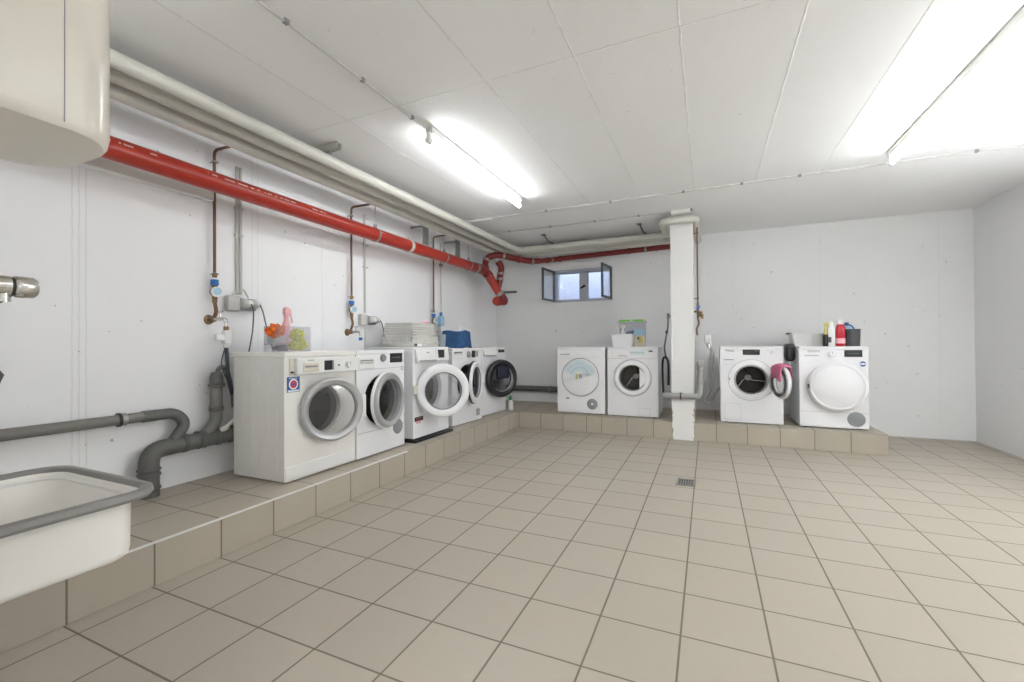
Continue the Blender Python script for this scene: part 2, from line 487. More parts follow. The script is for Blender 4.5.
# light well outside the window, open to the sky
g = G()
g.box(WX0-.5, WX1+.5, 7.35, 7.45, 1.3, 2.9); g.box(WX0-.6, WX0-.5, YB+T, 7.45, 1.3, 2.9)
g.box(WX1+.5, WX1+.6, YB+T, 7.45, 1.3, 2.9); g.box(WX0-.6, WX1+.6, YB+T, 7.45, 1.2, 1.3)
struct(g.done('wall_light_well', M_shaft, smooth=False))
# plinths the machines stand on
g = G(); g.box(XL, PX, .15, YB, 0, PH)
struct(g.done('plinth_left', M_plA, bevel=.004, smooth=False))
struct(G().box(PX, -1.182, PY, YB, 0, PH).done('plinth_corner', M_plB, bevel=.004, smooth=False))
struct(G().box(-1.182, -.3795, PY-.004, YB, 0, PH-.002).done('plinth_middle', M_plC, bevel=.004, smooth=False))
struct(G().box(-.3795, PE, PY, YB, 0, PH).done('plinth_right', M_plD, bevel=.004, smooth=False))
# metal edge strip on the left plinth
struct(G().box(PX-.010, PX+.003, .15, 3.0, PH-.004, PH+.003).done('trim_1', M_wplast, smooth=False))
# pillar with chipped foot
mt, p = base_mat('pillar paint chipped at foot', rgb(233, 233, 231), .6)
t = NT(mt); tc = t.new('ShaderNodeTexCoord').outputs['Object']
sp = t.new('ShaderNodeSeparateXYZ'); t.link(tc, sp.inputs[0])
ex = t.math('ABSOLUTE', t.math('ADD', sp.outputs[0], .2595))
low = t.math('LESS_THAN', sp.outputs[2], t.math('MULTIPLY_ADD', t.noise(tc, 9), .55, .08))
edge = t.math('GREATER_THAN', ex, t.math('MULTIPLY_ADD', t.noise(tc, 26, 4), -.09, .155))
mk = t.math('MULTIPLY', low, edge)
t.link(t.mix(mk, rgb(233, 233, 231), rgb(176, 168, 150)), p.inputs['Base Color'])
b = t.new('ShaderNodeBump'); b.inputs['Strength'].default_value = .5; b.inputs['Distance'].default_value = .01
t.link(t.math('SUBTRACT', t.noise(tc, 28, 4), mk), b.inputs['Height']); t.link(b.outputs[0], p.inputs['Normal'])
struct(G().box(-.3795, -.1395, PY-.012, PY+.24, 0, ZS).done('pillar', mt, bevel=.006, smooth=False))
# window: frame in the opening, two sashes swung into the room
win = struct(thing('window_1', 'cellar window with both sashes swung open', 'window', (0, 0, 0)))
for k in ('label', 'category'): del win[k]
g = G(); fy0, fy1 = YB+.005, YB+.05; fw = .03
g.box(WX0, WX0+fw, fy0, fy1, WZ0, WZ1); g.box(WX1-fw, WX1, fy0, fy1, WZ0, WZ1)
g.box(WX0, WX1, fy0, fy1, WZ0, WZ0+.035); g.box(WX0, WX1, fy0, fy1, WZ1-.035, WZ1)
g.done('window_frame', M_framel, win, bevel=.003, smooth=False)
mx = (WX0+WX1)/2
oy0, oy1 = YB+.09, YB+.13
g = G().box(mx-.045, mx+.045, oy0-.035, oy1, WZ0, WZ1)
for a, b2 in ((WX0, mx-.045), (mx+.045, WX1)):
    g.box(a, a+.025, oy0, oy1, WZ0, WZ1); g.box(b2-.025, b2, oy0, oy1, WZ0, WZ1)
    g.box(a, b2, oy0, oy1, WZ1-.05, WZ1); g.box(a, b2, oy0, oy1, WZ0, WZ0+.05)
g.done('outer_frame', M_framel, win, bevel=.003, smooth=False)
g = G()
g.box(WX0+.025, mx-.07, oy0+.015, oy0+.02, WZ0+.05, WZ1-.05); g.box(mx+.07, WX1-.025, oy0+.015, oy0+.02, WZ0+.05, WZ1-.05)
g.done('outer_pane', M_glass, win, smooth=False)
g = G().sweep([(mx-.035, oy0-.055, 1.925), (mx+.035, oy0-.055, 1.965)], [.012, .018], 10); g.cyl((mx, oy0-.06, 1.945), (mx, oy0-.03, 1.945), .014)
g.done('window_handle', M_black, win)
for sgn, hx, ang in ((-1, WX0, 95), (1, WX1, -84)):
    # sash in a frame whose x runs from the hinge to the free edge
    sw, sh, st = .425, WZ1-WZ0-.02, .028
    sash = G()
    for a in ((0, .028, 0, sh), (sw-.028, sw, 0, sh), (0, sw, 0, .03), (0, sw, sh-.03, sh)):
        sash.box(a[0], a[1], -st/2, st/2, a[2], a[3])
    sash = sash.done('window_sash', M_frame, win, bevel=.003, smooth=False)
    sash.location = (hx, YB-.012, WZ0+.01)
    sash.rotation_euler = (0, 0, R(-ang) if sgn < 0 else R(180-ang))
    G().box(.028, sw-.028, -.003, .003, .03, sh-.03).done('sash_pane', M_glass, sash, smooth=False)
# concrete ledge at the foot of the back wall behind the machines, cable trunking under the red pipe
struct(G().box(XL, -.38, YB-.03, YB, PH, .335).done('baseboard_back', M_wallB, bevel=.004, smooth=False))

# ------------------------------------------------------------------ ceiling lamps, and added unseen fill lamps
def lamp(label, x, y0, y1, twin=False, tube=None, group='fluorescent ceiling lamps'):
    o = thing('fluorescent_lamp', label, 'ceiling lamp', (x, (y0+y1)/2, ZC), 0, group)
    L = (y1-y0)/2
    g = G(); g.poly_prism([(-.028, 0), (.028, 0), (.024, -.045), (-.024, -.045)], 'y', -L, L)
    g.done('lamp_housing', M_socket, o, bevel=.003, smooth=False)
    for sg in (-1, 1):
        g = G().box(-.016, .016, sg*L-.014, sg*L+.014, -.112, -.04)
        g.cyl((0, sg*L-.02, -.095), (0, sg*L+.02, -.095), .021, 16)
        g.done('lamp_holder', M_wplast, o, bevel=.003)
    for xx in ((-.06, .06) if twin else (0,)):
        G().cyl((xx, -L+.02, -.095), (xx, L-.02, -.095), .013, 16, caps=True).done('fluorescent_tube', tube or (M_fill_twin if twin else M_fill_short), o)
    return o
lamp('lit fluorescent batten above the left row of machines, ending near the corner', -1.70, 2.46, 4.02, tube=M_tube4)
lamp('lit fluorescent batten on the right half of the ceiling, far end by the soffit', 1.31, 2.30, 4.27, tube=M_tube3)
lamp('added unseen fluorescent batten on the right ceiling, nearer of the two in line', 1.31, .32, 2.27, tube=M_tube3)  # added beyond the frame to even out the room light
lamp('added unseen short fluorescent batten above the water heater, for extra light', -1.72, .22, .80)  # added fill lamp, stays out of view above the heater
for x in (-.2, .95, 2.1):
    for y in (-2.3,):
        lamp('added unseen twin fluorescent batten behind the viewer, for extra light', x, y-.78, y+.78, True)  # added row of fill lamps behind the camera, never seen
# added wall batten, unseen, brightens the far right of the room
for yc in (3.45,):
    o = lamp('added unseen twin fluorescent batten on the right wall, for extra light', 0, -.78, .78, True)
    o.location = (XR, yc, 1.7); o.rotation_euler = (0, PI/2, 0)
def surface_conduit(label, pts, clips, r=.0065, dy=(0, 0, 0)):
    o = thing('ceiling_conduit', label, 'conduit')
    G().sweep(fillet(pts, .04), r, 8)  .done('conduit_tube', M_socket, o)
    for q in clips:
        q = Vector(q)
        G().box(q.x-.012, q.x+.012, q.y-.012, q.y+.012, q.z-r*1.1, q.z+.0135).done('conduit_clip', M_midgray, o, bevel=.003)
    return o
surface_conduit('white cable conduit running along the ceiling to the left lamp', [(-1.72, .74, ZC-.012), (-1.72, 2.44, ZC-.012)], [(-1.72, y, ZC-.012) for y in (1.38, 1.86, 2.3)])
surface_conduit('white conduit along the edge of the ceiling soffit', [(-2.25, YS-.010, ZS+.004), (XR, YS-.010, ZS+.004)], [(x, YS-.010, ZS+.004) for x in (-1.6, -.9, -.2, .3, .75, 1.9)])
surface_conduit('white conduit crossing the soffit toward the pillar', [(-2.6, 5.10, ZS-.010), (-.36, 5.10, ZS-.010)], [(x, 5.10, ZS-.010) for x in (-2.3, -1.75, -1.2, -.7)])
o = thing('junction_box', 'small white junction box at the top of the pillar', 'junction box', (-.25, 5.11, ZS))
G().box(-.10, .10, -.03, .06, -.035, 0).done('box_body', M_wplast, o, bevel=.004)
G().cyl((.105, -.03, -.018), (.105, -.045, -.018), .012, 12).done('box_plug', M_darkgray, o)

# ------------------------------------------------------------------ insulated heating pipes (three, round the corner to the pillar)
def jacket(label, pts, r, joints=(), fil=.10):
    o = thing('insulated_pipe', label, 'pipe', (0, 0, 0), 0, 'insulated pipes under the ceiling')
    G().sweep(fillet(pts, fil, 7), r, 20).done('pipe_jacket', M_insul, o)
    for a, b2 in joints:
        G().cyl(a, b2, r+.002, 20).done('jacket_seam', M_insul, o)
    return o
jacket('outermost pale insulated pipe under the ceiling, wrapping the pillar top', [(-2.56, .2, 2.45), (-2.46, 5.76, 2.435), (-.455, 5.76, 2.435), (-.455, 5.18, 2.455), (-.105, 5.18, 2.455), (-.105, 6.3, 2.44)], .041, fil=.085)
jacket('middle pale insulated pipe of the three under the ceiling', [(-2.69, .2, 2.445), (-2.64, 5.9, 2.44), (-.50, 5.9, 2.44)], .040)
jacket('innermost pale insulated pipe, nearest the left wall', [(-2.83, .2, 2.43), (-2.79, 6.03, 2.42), (-.42, 6.03, 2.42)], .041)
o = thing('ceiling_rail', 'short galvanised mounting rail on the ceiling above the pipes', 'mounting rail', (0, 0, 0))
g = G(); g.box(-2.95, -2.42, 2.355, 2.36, 2.515, ZC); g.box(-2.95, -2.42, 2.395, 2.40, 2.515, ZC); g.box(-2.95, -2.42, 2.355, 2.40, ZC-.006, ZC)
g.box(-2.95, -2.42, 2.355, 2.368, 2.512, 2.518); g.box(-2.95, -2.42, 2.387, 2.40, 2.512, 2.518)
g.done('rail_channel', M_socket, o, smooth=False)
G().cyl((-2.50, 2.378, ZC-.01), (-2.50, 2.378, 2.485), .004, 8).done('threaded_rod', M_galv, o)
for x in (-1.95, -.72):
    o = thing('pipe_hanger', 'dark pipe hanger strap under the soffit, %s' % ('near the corner' if x < -1 else 'near the pillar'), 'pipe hanger', (0, 0, 0))
    g = G().sweep([(x-.02, 5.47, ZS-.004), (x, 5.62, 2.478), (x+.02, 5.74, 2.472)], .010, 8); g.box(x-.045, x+.005, 5.44, 5.50, ZS-.012, ZS)
    g.done('hanger_strap', M_darkgray, o)

# ------------------------------------------------------------------ red cast iron drain pipe with its corner branch
o = thing('red_drain_pipe', 'red cast iron drain pipe along the left wall, branching in the corner', 'pipe', (0, 0, 0))
RZ, RX, rr = 2.137, -2.85, .062
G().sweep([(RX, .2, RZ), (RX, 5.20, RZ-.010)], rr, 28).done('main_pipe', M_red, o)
def collar(parent, ctr, d, r, L, mat=M_galv, name='pipe_coupling', n=24):
    ctr, d = Vector(ctr), Vector(d).normalized()
    return G().lathe([(r, -L/2), (r+.006, -L/2), (r+.009, -L/2+.006), (r+.006, -L/2+.012), (r+.006, L/2-.012), (r+.009, L/2-.006), (r+.006, L/2), (r, L/2)], ctr, d, n).done(name, mat, parent)
def hanger_ring(y, rod=True, name='pipe_clamp', mat=M_galv):
    g = G(); g.lathe([(rr+.001, -.012), (rr+.005, -.012), (rr+.005, .012), (rr+.001, .012)], (RX, y, RZ-.002*y/1.), (0, 1, 0), 28)
    q = g.done(name, mat, o)
    G().box(RX-.012, RX+.012, y-.013, y+.013, RZ+rr, RZ+rr+.03).done('clamp_lug', mat, o, bevel=.003)
    if rod: G().cyl((RX, y, RZ+rr+.02), (RX, y, ZC if y < YS else ZS), .005, 8).done('hanger_rod', M_galv, o)
hanger_ring(3.24); hanger_ring(4.42); hanger_ring(5.0)
G().lathe([(rr+.0005, -.022), (rr+.004, -.022), (rr+.004, .022), (rr+.0005, .022)], (RX, 3.75, RZ-.0075), (0, 1, 0), 28).done('pipe_clamp', M_insul, o)
G().box(RX-.01, RX+.03, 3.735, 3.765, RZ+rr-.01, RZ+rr+.02).done('clamp_lug', M_insul, o)
# corner: the pipe ends in an elbow that dives to a capped branch, a loop carries on along the back wall
collar(o, (RX, 5.20, RZ-.010), (0, 1, 0), rr, .06)
G().sweep(fillet([(RX, 5.20, RZ-.01), (RX+.005, 5.42, RZ-.01), (RX+.05, 5.52, RZ-.09)], .10, 8), rr+.004, 24).done('pipe_elbow', M_redd, o)
collar(o, (RX+.035, 5.50, RZ-.075), (.5, .55, -.85), rr, .05)
G().sweep([(RX+.035, 5.50, RZ-.07), (RX+.175, 5.56, RZ-.33)], [rr+.004, .052], 24).done('reducer_pipe', M_red, o)
collar(o, (RX+.185, 5.565, RZ-.345), (.5, .2, -.9), .052, .05)
G().sweep(fillet([(RX+.19, 5.57, RZ-.35), (RX+.245, 5.62, RZ-.445), (RX+.20, 5.42, RZ-.452)], .07, 7), .056, 24).done('branch_elbow', M_redd, o)
collar(o, (RX+.207, 5.44, RZ-.45), (-.2, -1, 0), .056, .04, M_redd, 'branch_collar')
g = G().cyl((RX+.203, 5.43, RZ-.45), (RX+.198, 5.395, RZ-.45), .057, 24); g.done('end_cap', M_red, o, bevel=.006)
loop = [(RX+.03, 5.44, RZ-.04), (RX-.01, 5.50, RZ+.10), (RX+.02, 5.54, RZ+.19), (RX+.14, 5.62, RZ+.225), (RX+.30, 5.80, RZ+.20), (RX+.42, 6.05, RZ+.195), (RX+.55, 6.19, RZ+.205)]
G().sweep(spline(loop, 6), .043, 20).done('loop_pipe', M_redd, o)
sp_ = spline(loop, 6)
for i in (3, 9, 14, 20, 26, 32):
    collar(o, sp_[i], sp_[i+1]-sp_[i-1], .043, .032, M_galv if i in (9, 20, 32) else M_redd, 'loop_coupling', 20)
G().sweep(spline([(RX+.13, 5.62, RZ+.13), (RX+.17, 5.64, RZ+.05), (RX+.16, 5.62, RZ-.10), (RX+.14, 5.60, RZ-.24)], 6), .045, 20).done('vent_pipe', M_redd, o)
collar(o, (RX+.165, 5.63, RZ-.04), (0, 0, 1), .045, .035); collar(o, (RX+.162, 5.62, RZ-.12), (0, 0, 1), .045, .035)
G().cyl((RX+.53, 6.19, RZ+.205), (-.36, 6.21, 2.385), .036, 20).done('back_run', M_redd, o)
for x in (-2.18, -2.08, -1.98, -.98, -.76, -.62):
    f_ = (x-(RX+.53))/(-.36-(RX+.53))
    collar(o, (x, 6.20, RZ+.205+f_*(2.385-RZ-.205)), (1, 0, 0), .036, .028, M_galv if x in (-2.08, -.76) else M_redd, 'back_coupling', 18)
G().cyl((-2.66, 5.66, 1.83), (-2.60, 5.98, 1.87), .017, 12).done('support_stub', M_darkgray, o)
# brackets on the wall behind
for y, z, lab in ((4.14, 2.33, 'grey fixing plate hanging from the pipes left of the third copper riser'), (4.84, 2.30, 'grey fixing plate hanging between the copper riser and the corner')):
    o = thing('fixing_plate', lab, 'bracket', (XL+.22, y, z))
    G().box(-.006, .006, -.055, .055, -.10, .14).done('bracket_plate', M_galv, o, bevel=.003)
    G().box(-.20, .02, -.012, .012, .10, .125).done('bracket_arm', M_galv, o, bevel=.002)
o = thing('cable_trunking', 'white cable trunking along the left wall below the red pipe', 'trunking', (0, 0, 0))
G().box(XL, XL+.05, .2, 1.905, 2.085, 2.15).done('trunking_body', M_wplast, o, bevel=.004)
G().box(XL+.05, XL+.056, .2, 1.905, 2.088, 2.147).done('trunking_lid', M_wplast, o, bevel=.002)

# ------------------------------------------------------------------ water taps and sockets on the left wall
def clip(parent, p, r, mat=M_galv):
    g = G().lathe([(r, -.006), (r+.004, -.006), (r+.004, .006), (r, .006)], p, (0, 0, 1), 16)
    p = Vector(p)
    g.cyl((p.x-r, p.y, p.z), (XL, p.y, p.z), .004, 8)
    g.box(p.x-.005, p.x+.005, p.y+r, p.y+r+.016, p.z-.006, p.z+.006)
    return g.done('pipe_clip', mat, parent)
def water_tap(label, y, ztop, zmeter, ztap, bluehose=False):
    o = thing('water_tap', label, 'water tap', (0, 0, 0), 0, 'water taps on the left wall')
    x = XL+.045
    G().sweep(fillet([(-2.882, y+.03, ztop), (x, y, ztop-.012), (x, y, zmeter+.10)], .035), .0095, 12).done('copper_riser', M_copper, o)
    clip(o, (x, y, ztop-.09), .0095); clip(o, (x, y, zmeter+.125), .0095)
    for za in (zmeter+.10, zmeter-.075): G().cyl((x, y, za), (x, y, za+.027), .0155, 8).done('union_nut', M_brass, o)
    g = G().cyl((x, y, zmeter+.045), (x, y, zmeter+.085), .024, 14); g.done('meter_collar', M_blue, o, bevel=.003)
    g = G().sweep([(x, y, zmeter+.05), (x, y, zmeter-.05)], .017, 14); g.cyl((x, y, zmeter), (x+.02, y-.004, zmeter), .034, 22)
    g.done('meter_body', M_brass, o, bevel=.002)
    g = G().cyl((x+.02, y-.004, zmeter), (x+.042, y-.008, zmeter-.003), .035, 22); g.done('meter_head', M_stickwhite, o, bevel=.004)
    g = G().lathe([(.0, .0), (.027, .0), (.027, .003), (0, .003)], (x+.041, y-.0078, zmeter+.002), (.98, -.18, -.1), 18); g.done('meter_dial', M_lblue, o)
    G().sweep(spline([(x, y, zmeter-.07), (x+.008, y+.004, zmeter-.14), (x-.006, y-.012, zmeter-.20), (x, y-.012, ztap)], 5), .0115, 12).done('lower_pipe', M_copper, o)
    g = G().lathe([(0, 0), (.034, 0), (.03, .010), (.018, .014), (.018, .03), (0, .03)], (XL, y-.012, ztap), (1, 0, 0), 20)
    g.cyl((x-.02, y-.012, ztap), (x+.02, y-.012, ztap), .017, 14)
    g.done('wall_flange', M_brass, o)
    g = G().sweep(fillet([(x+.01, y-.012, ztap), (x+.085, y+.02, ztap+.004), (x+.088, y+.022, ztap-.05)], .025), .011, 12)
    g.cyl((x+.05, y+.005, ztap), (x+.05, y+.005, ztap+.045), .007, 10)
    g.sweep([(x+.035, y+.003, ztap+.05), (x+.07, y+.01, ztap+.055)], .006, 8)
    g.done('tap_spout', M_steel, o)
    G().cyl((x+.088, y+.022, ztap-.05), (x+.088, y+.022, ztap-.078), .017, 14).done('spout_nut', M_blue if bluehose else M_brass, o)
    return o
water_tap('copper riser with blue water meter and tap, nearest of the three on the left wall', 1.915, 2.455, 1.465, 1.275)
water_tap('copper riser with blue water meter and tap behind the second machine', 3.185, 2.42, 1.43, 1.215, True)
o3 = water_tap('copper riser with blue water meter in front of the far corner, above the laundry basket', 4.555, 2.44, 1.39, 1.20, True)
G().box(XL+.04, XL+.10, 4.64, 4.72, 1.33, 1.45).done('safety_valve', M_lblue, o3, bevel=.012)
G().box(XL+.05, XL+.10, 4.72, 4.80, 1.31, 1.37).done('valve_body', M_stickwhite, o3, bevel=.010)
G().cyl((XL+.07, 4.68, 1.45), (XL+.07, 4.68, 1.50), .018, 12).done('valve_nut', M_blue, o3)
G().sweep(spline([(XL+.07, 4.78, 1.34), (XL+.07, 4.81, 1.24), (XL+.04, 4.82, 1.12), (XL+.035, 4.80, .95)], 6), .012, 10).done('valve_hose', M_hoseg, o3)
def socket(label, y, ztop, zb, n=2, cables=()):
    o = thing('wall_socket', label, 'socket', (0, 0, 0), 0, 'power sockets on the left wall')
    x = XL+.012
    g = G().cyl((x, y-.012, zb+.07), (x, y-.012, ztop), .0105, 10)
    if n > 2: g.cyl((x, y+.014, zb+.07), (x, y+.014, ztop), .0105, 10)
    g.done('conduit_tube', M_socket, o)
    for z in (ztop-.3, (ztop+zb)/2):
        if z > zb+.15: G().box(XL, x+.008, y-.028, y+.032, z-.008, z+.008).done('conduit_clip', M_socket, o, bevel=.002)
    G().box(XL, XL+.05, y-.10, y-.01, zb-.055, zb+.055).done('socket_box', M_socket, o, bevel=.008)
    G().box(XL, XL+.045, y-.01, y+.115, zb-.045, zb+.04).done('socket_base', M_midgray, o, bevel=.006)
    for k in range(2):
        yy = y+.02+k*.068
        g = G().lathe([(0, 0), (.036, 0), (.036, .022), (.030, .03), (0, .03)], (XL+.045, yy, zb), (1, 0, 0), 22); g.done('socket_face', M_socket, o)
        g = G().lathe([(.0, 0), (.024, 0), (.026, .03), (.018, .045), (0, .045)], (XL+.075, yy, zb), (1, 0, 0), 18); g.done('plug', M_wplast, o)
    if n > 2:
        G().sweep(spline([(XL+.02, y-.06, zb+.055), (XL+.05, y-.03, zb+.085), (XL+.05, y+.01, zb+.10), (XL+.045, y+.05, zb+.045)], 6), .006, 8).done('bridge_cable', M_socket, o)
    return o
socket('double power socket with grey conduits beside the nearest water tap', 2.107, 2.40, 1.40, 3)
socket('power socket with single conduit above the second machine', 3.41, 2.40, 1.345)
o = thing('cable_conduit', 'thin grey conduit running down the wall beside the third copper riser', 'conduit')
G().cyl((XL+.012, 4.77, 1.18), (XL+.012, 4.77, 2.40), .009, 10).done('conduit_tube', M_socket, o)
G().box(XL, XL+.03, 4.745, 4.795, 2.10, 2.13).done('conduit_clip', M_galv, o)
def cable(label, pts, r=.0045, mat=M_cable, name='power_cable', cat='cable'):
    return tag(G().sweep(spline(pts, 7), r, 8).done(name, mat), label, cat)
cable('grey cable hanging straight from the left plug of the near socket', [(XL+.12, 2.127, 1.395), (XL+.14, 2.13, 1.34), (XL+.10, 2.15, 1.2), (XL+.07, 2.14, 1.02), (XL+.06, 2.15, .9)])
cable('grey cable slanting from the right plug of the near socket', [(XL+.12, 2.195, 1.395), (XL+.145, 2.20, 1.34), (XL+.12, 2.25, 1.22), (XL+.08, 2.33, 1.06), (XL+.05, 2.37, .9)])
cable('grey cable curving from the second socket to the laundry basket', [(XL+.12, 3.498, 1.34), (XL+.15, 3.50, 1.28), (XL+.13, 3.55, 1.17), (XL+.10, 3.68, 1.075), (XL+.07, 3.80, 1.0)])
cable('thin white hose hanging straight below the second socket', [(XL+.01, 3.40, 1.30), (XL+.01, 3.40, 1.0), (XL+.01, 3.40, .8)], .005, M_hosew, 'inlet_hose', 'hose')
o = thing('inlet_hose', 'dark inlet hose with white safety valve below the nearest tap', 'hose')
hx, hy = XL+.133, 1.937
g = G().box(hx-.024, hx+.024, hy-.022, hy+.026, 1.105, 1.20); g.box(hx-.02, hx+.02, hy-.075, hy-.01, 1.13, 1.175)
g.cyl((hx, hy, 1.08), (hx, hy, 1.11), .018, 12)
g.done('safety_valve', M_wplast, o, bevel=.006)
G().sweep(spline([(hx, hy, 1.085), (hx+.01, hy+.0, .98), (hx+.005, hy+.01, .88), (hx-.008, hy+.045, .76)], 7), .0125, 12).done('hose_tube', M_hosed, o)
G().sweep(spline([(hx-.01, hy, 1.085), (hx-.02, hy-.02, .98), (hx-.02, hy, .90), (hx-.03, hy+.05, .82)], 7), .004, 8).done('hose_wire', M_cable, o)

# ------------------------------------------------------------------ grey drain pipes left
o = thing('drain_pipe', 'grey plastic drain pipes with riser low on the left wall', 'pipe', (0, 0, 0))
x = XL+.05
G().cyl((x, .25, .672), (x, 1.54, .672), .030, 20).done('small_run', M_pvc, o)
G().cyl((x, 1.49, .672), (x, 1.56, .672), .035, 20).done('pipe_socket', M_pvcd, o)
G().sweep(fillet([(x, 1.54, .672), (x+.005, 1.665, .672), (x+.025, 1.715, .60), (x+.05, 1.62, .49)], .045, 7), .033, 20).done('pipe_elbow', M_pvcd, o)
G().lathe([(.0305, -.012), (.036, -.012), (.036, .012), (.0305, .012)], (x, 1.395, .672), (0, 1, 0), 22).done('pipe_clamp', M_galv, o)
G().lathe([(.0305, -.006), (.040, -.006), (.040, .006), (.0305, .006)], (x, 1.375, .672), (0, 1, 0), 22).done('clamp_gasket', M_black, o)
bx = XL+.098
G().sweep(fillet([(bx, 1.50, PH), (bx, 1.50, .47), (bx, 1.66, .475), (bx, 2.6, .50)], .10, 8), .051, 24).done('main_run', M_pvcd, o)
for y, r_ in ((1.69, .056), (1.79, .057), (1.90, .056), (1.985, .055)):
    collar(o, (bx, y, .478+.02*(y-1.66)), (0, 1, .02), .050, .03 if r_ < .057 else .05, M_pvcd, 'pipe_collar', 24)
collar(o, (bx, 2.03, .487), (0, 1, 0), .051, .02, M_galv, 'pipe_clamp'); collar(o, (bx, 2.055, .487), (0, 1, 0), .052, .012, M_black, 'clamp_gasket')
for z in (.25, .33, .36): collar(o, (bx, 1.50, z), (0, 0, 1), .050, .015, M_pvcd, 'pipe_collar', 24)
G().sweep(fillet([(bx, 1.80, .49), (bx, 1.89, .58), (bx, 1.893, .66), (bx, 1.893, .86)], .05), .036, 20).done('riser', M_pvc, o)
collar(o, (bx, 1.893, .67), (0, 0, 1), .036, .03, M_pvcd, 'riser_collar')
G().lathe([(.036, -.03), (.048, -.018), (.052, -.004), (.040, .002), (.040, .04), (.030, .075), (0, .078)], (bx, 1.893, .84), (0, 0, 1), 22).done('siphon_cup', M_pvcd, o)
collar(o, (bx, 1.893, .822), (0, 0, 1), .042, .012, M_galv, 'siphon_ring')
o = thing('drain_hose', 'grey corrugated drain hose looping from the riser behind the first machine', 'hose')
G().sweep(spline([(bx, 1.893, .90), (bx, 1.915, .945), (bx-.01, 1.965, .93), (bx-.03, 2.01, .82), (bx-.03, 2.03, .66)], 8), .0135, 12).done('hose_tube', M_hoseg, o)
o = thing('waste_hose', 'pale hose plugged into the big drain pipe beside the first machine', 'hose')
G().sweep(spline([(bx+.04, 1.92, .535), (bx+.055, 1.945, .56), (bx+.03, 2.02, .62), (bx-.03, 2.06, .72)], 8), .013, 12).done('hose_tube', M_hosew, o)
G().cyl((bx+.03, 1.905, .523), (bx+.055, 1.935, .545), .018, 12).done('hose_nozzle', M_hosew, o)
# along the back wall
o = thing('wall_pipe', 'grey drain pipe low along the back wall behind the machines', 'pipe')
G().cyl((XL+.01, YB-.052, .402), (-.60, YB-.052, .402), .044, 20).done('pipe_run', M_pvcd, o)
for xx in (-2.9, -2.2, -1.0): collar(o, (xx, YB-.052, .402), (1, 0, 0), .043, .03, M_pvc, 'pipe_collar')

# ------------------------------------------------------------------ pillar plumbing
o = thing('pillar_drain_pipe', 'light grey drain pipe clamped round the front of the pillar', 'pipe')
py = PY-.048
G().sweep(fillet([(-.415, py+.20, .50), (-.425, py, .50), (-.085, py, .498), (-.075, py+.02, .83)], .05, 7), .030, 20).done('pipe_run', M_pvcl, o)
collar(o, (-.425, py+.04, .50), (0, 1, 0), .030, .05, M_pvcl, 'pipe_collar')
G().lathe([(0, -.035), (.036, -.035), (.038, 0), (.03, .02)], (-.425, py, .50), (1, 0, 0), 18).done('end_cap', M_pvcl, o)
collar(o, (-.265, py, .499), (1, 0, 0), .030, .018, M_galv, 'pipe_clamp'); collar(o, (-.28, py, .499), (1, 0, 0), .031, .010, M_black, 'clamp_gasket')
for z in (.66, .80): collar(o, (-.076, py+.01, z), (0, 0, 1), .030, .02, M_galv, 'pipe_clamp')
G().lathe([(.03, 0), (.038, .01), (.038, .05), (.026, .07), (0, .07)], (-.075, py+.02, .83), (0, 0, 1), 18).done('siphon_cup', M_pvcl, o)
o = thing('pillar_water_tap', 'copper riser with brass tap on the right side of the pillar', 'water tap', (0, 0, 0))
x, y = -.098, PY+.16
G().cyl((x, y, 1.55), (x, y, ZS), .009, 12).done('copper_riser', M_copper, o)
for z in (2.35, 1.60):
    g = G().lathe([(.009, -.008), (.015, -.008), (.015, .008), (.009, .008)], (x, y, z), (0, 0, 1), 14); g.cyl((x-.01, y, z), (-.1395, y, z), .005, 8)
    g.done('pipe_clip', M_brass, o)
g = G().cyl((x, y, 1.37), (x, y, 1.55), .013, 12); g.cyl((x, y-.01, 1.40), (x+.055, y-.03, 1.40), .012, 12); g.cyl((x+.045, y-.03, 1.365), (x+.045, y-.03, 1.415), .015, 12)
g.cyl((x, y, 1.43), (x+.036, y-.03, 1.43), .022, 16); g.cyl((x, y, 1.45), (-.1395, y, 1.45), .011, 10)
g.done('tap_body', M_brass, o, bevel=.002)
g = G().cyl((x, y, 1.49), (x+.008, y-.032, 1.50), .018, 12); g.done('tap_handle', M_blue, o)
G().sweep(spline([(x, y, 1.37), (x+.010, y, 1.31), (x-.014, y, 1.25), (x-.008, y, 1.18)], 6), .010, 12).done('lower_pipe', M_copper, o)
o = thing('splash_panel', 'grey white panel standing behind the pillar at the back wall', 'panel')
G().box(-.24, .035, YB-.012, YB, .40, 1.20).done('panel_board', M_wplast, o, bevel=.004)
G().box(-.005, .03, YB-.05, YB-.012, 1.15, 1.19).done('panel_clip', M_brass, o, bevel=.004)
o = thing('clear_hose', 'clear hose with white valve hanging right of the pillar', 'hose')
G().sweep(spline([(-.0, 5.75, 1.17), (.04, 5.75, 1.02), (.055, 5.75, .82), (.03, 5.72, .55), (-.04, 5.68, .42), (-.01, 5.68, .385), (.05, 5.8, .40), (.08, 6.05, .47), (.16, 6.12, .56)], 7), .0135, 12).done('hose_tube', M_clearhose, o)
G().box(-.035, .035, 5.71, 5.765, 1.08, 1.19).done('safety_valve', M_wplast, o, bevel=.008)
G().cyl((0, 5.74, 1.08), (.015, 5.74, 1.03), .018, 12).done('hose_nut', M_wplast, o)
o = thing('hose_loop', 'dark hoses hanging between the pillar and the white washing machine left of it', 'hose')
G().sweep(spline([(-.455, 5.9, 1.42), (-.46, 5.9, 1.30), (-.485, 5.9, 1.16), (-.505, 5.92, 1.02), (-.50, 6.1, .9)], 7), .010, 10).done('upper_hose', M_hoseg, o)
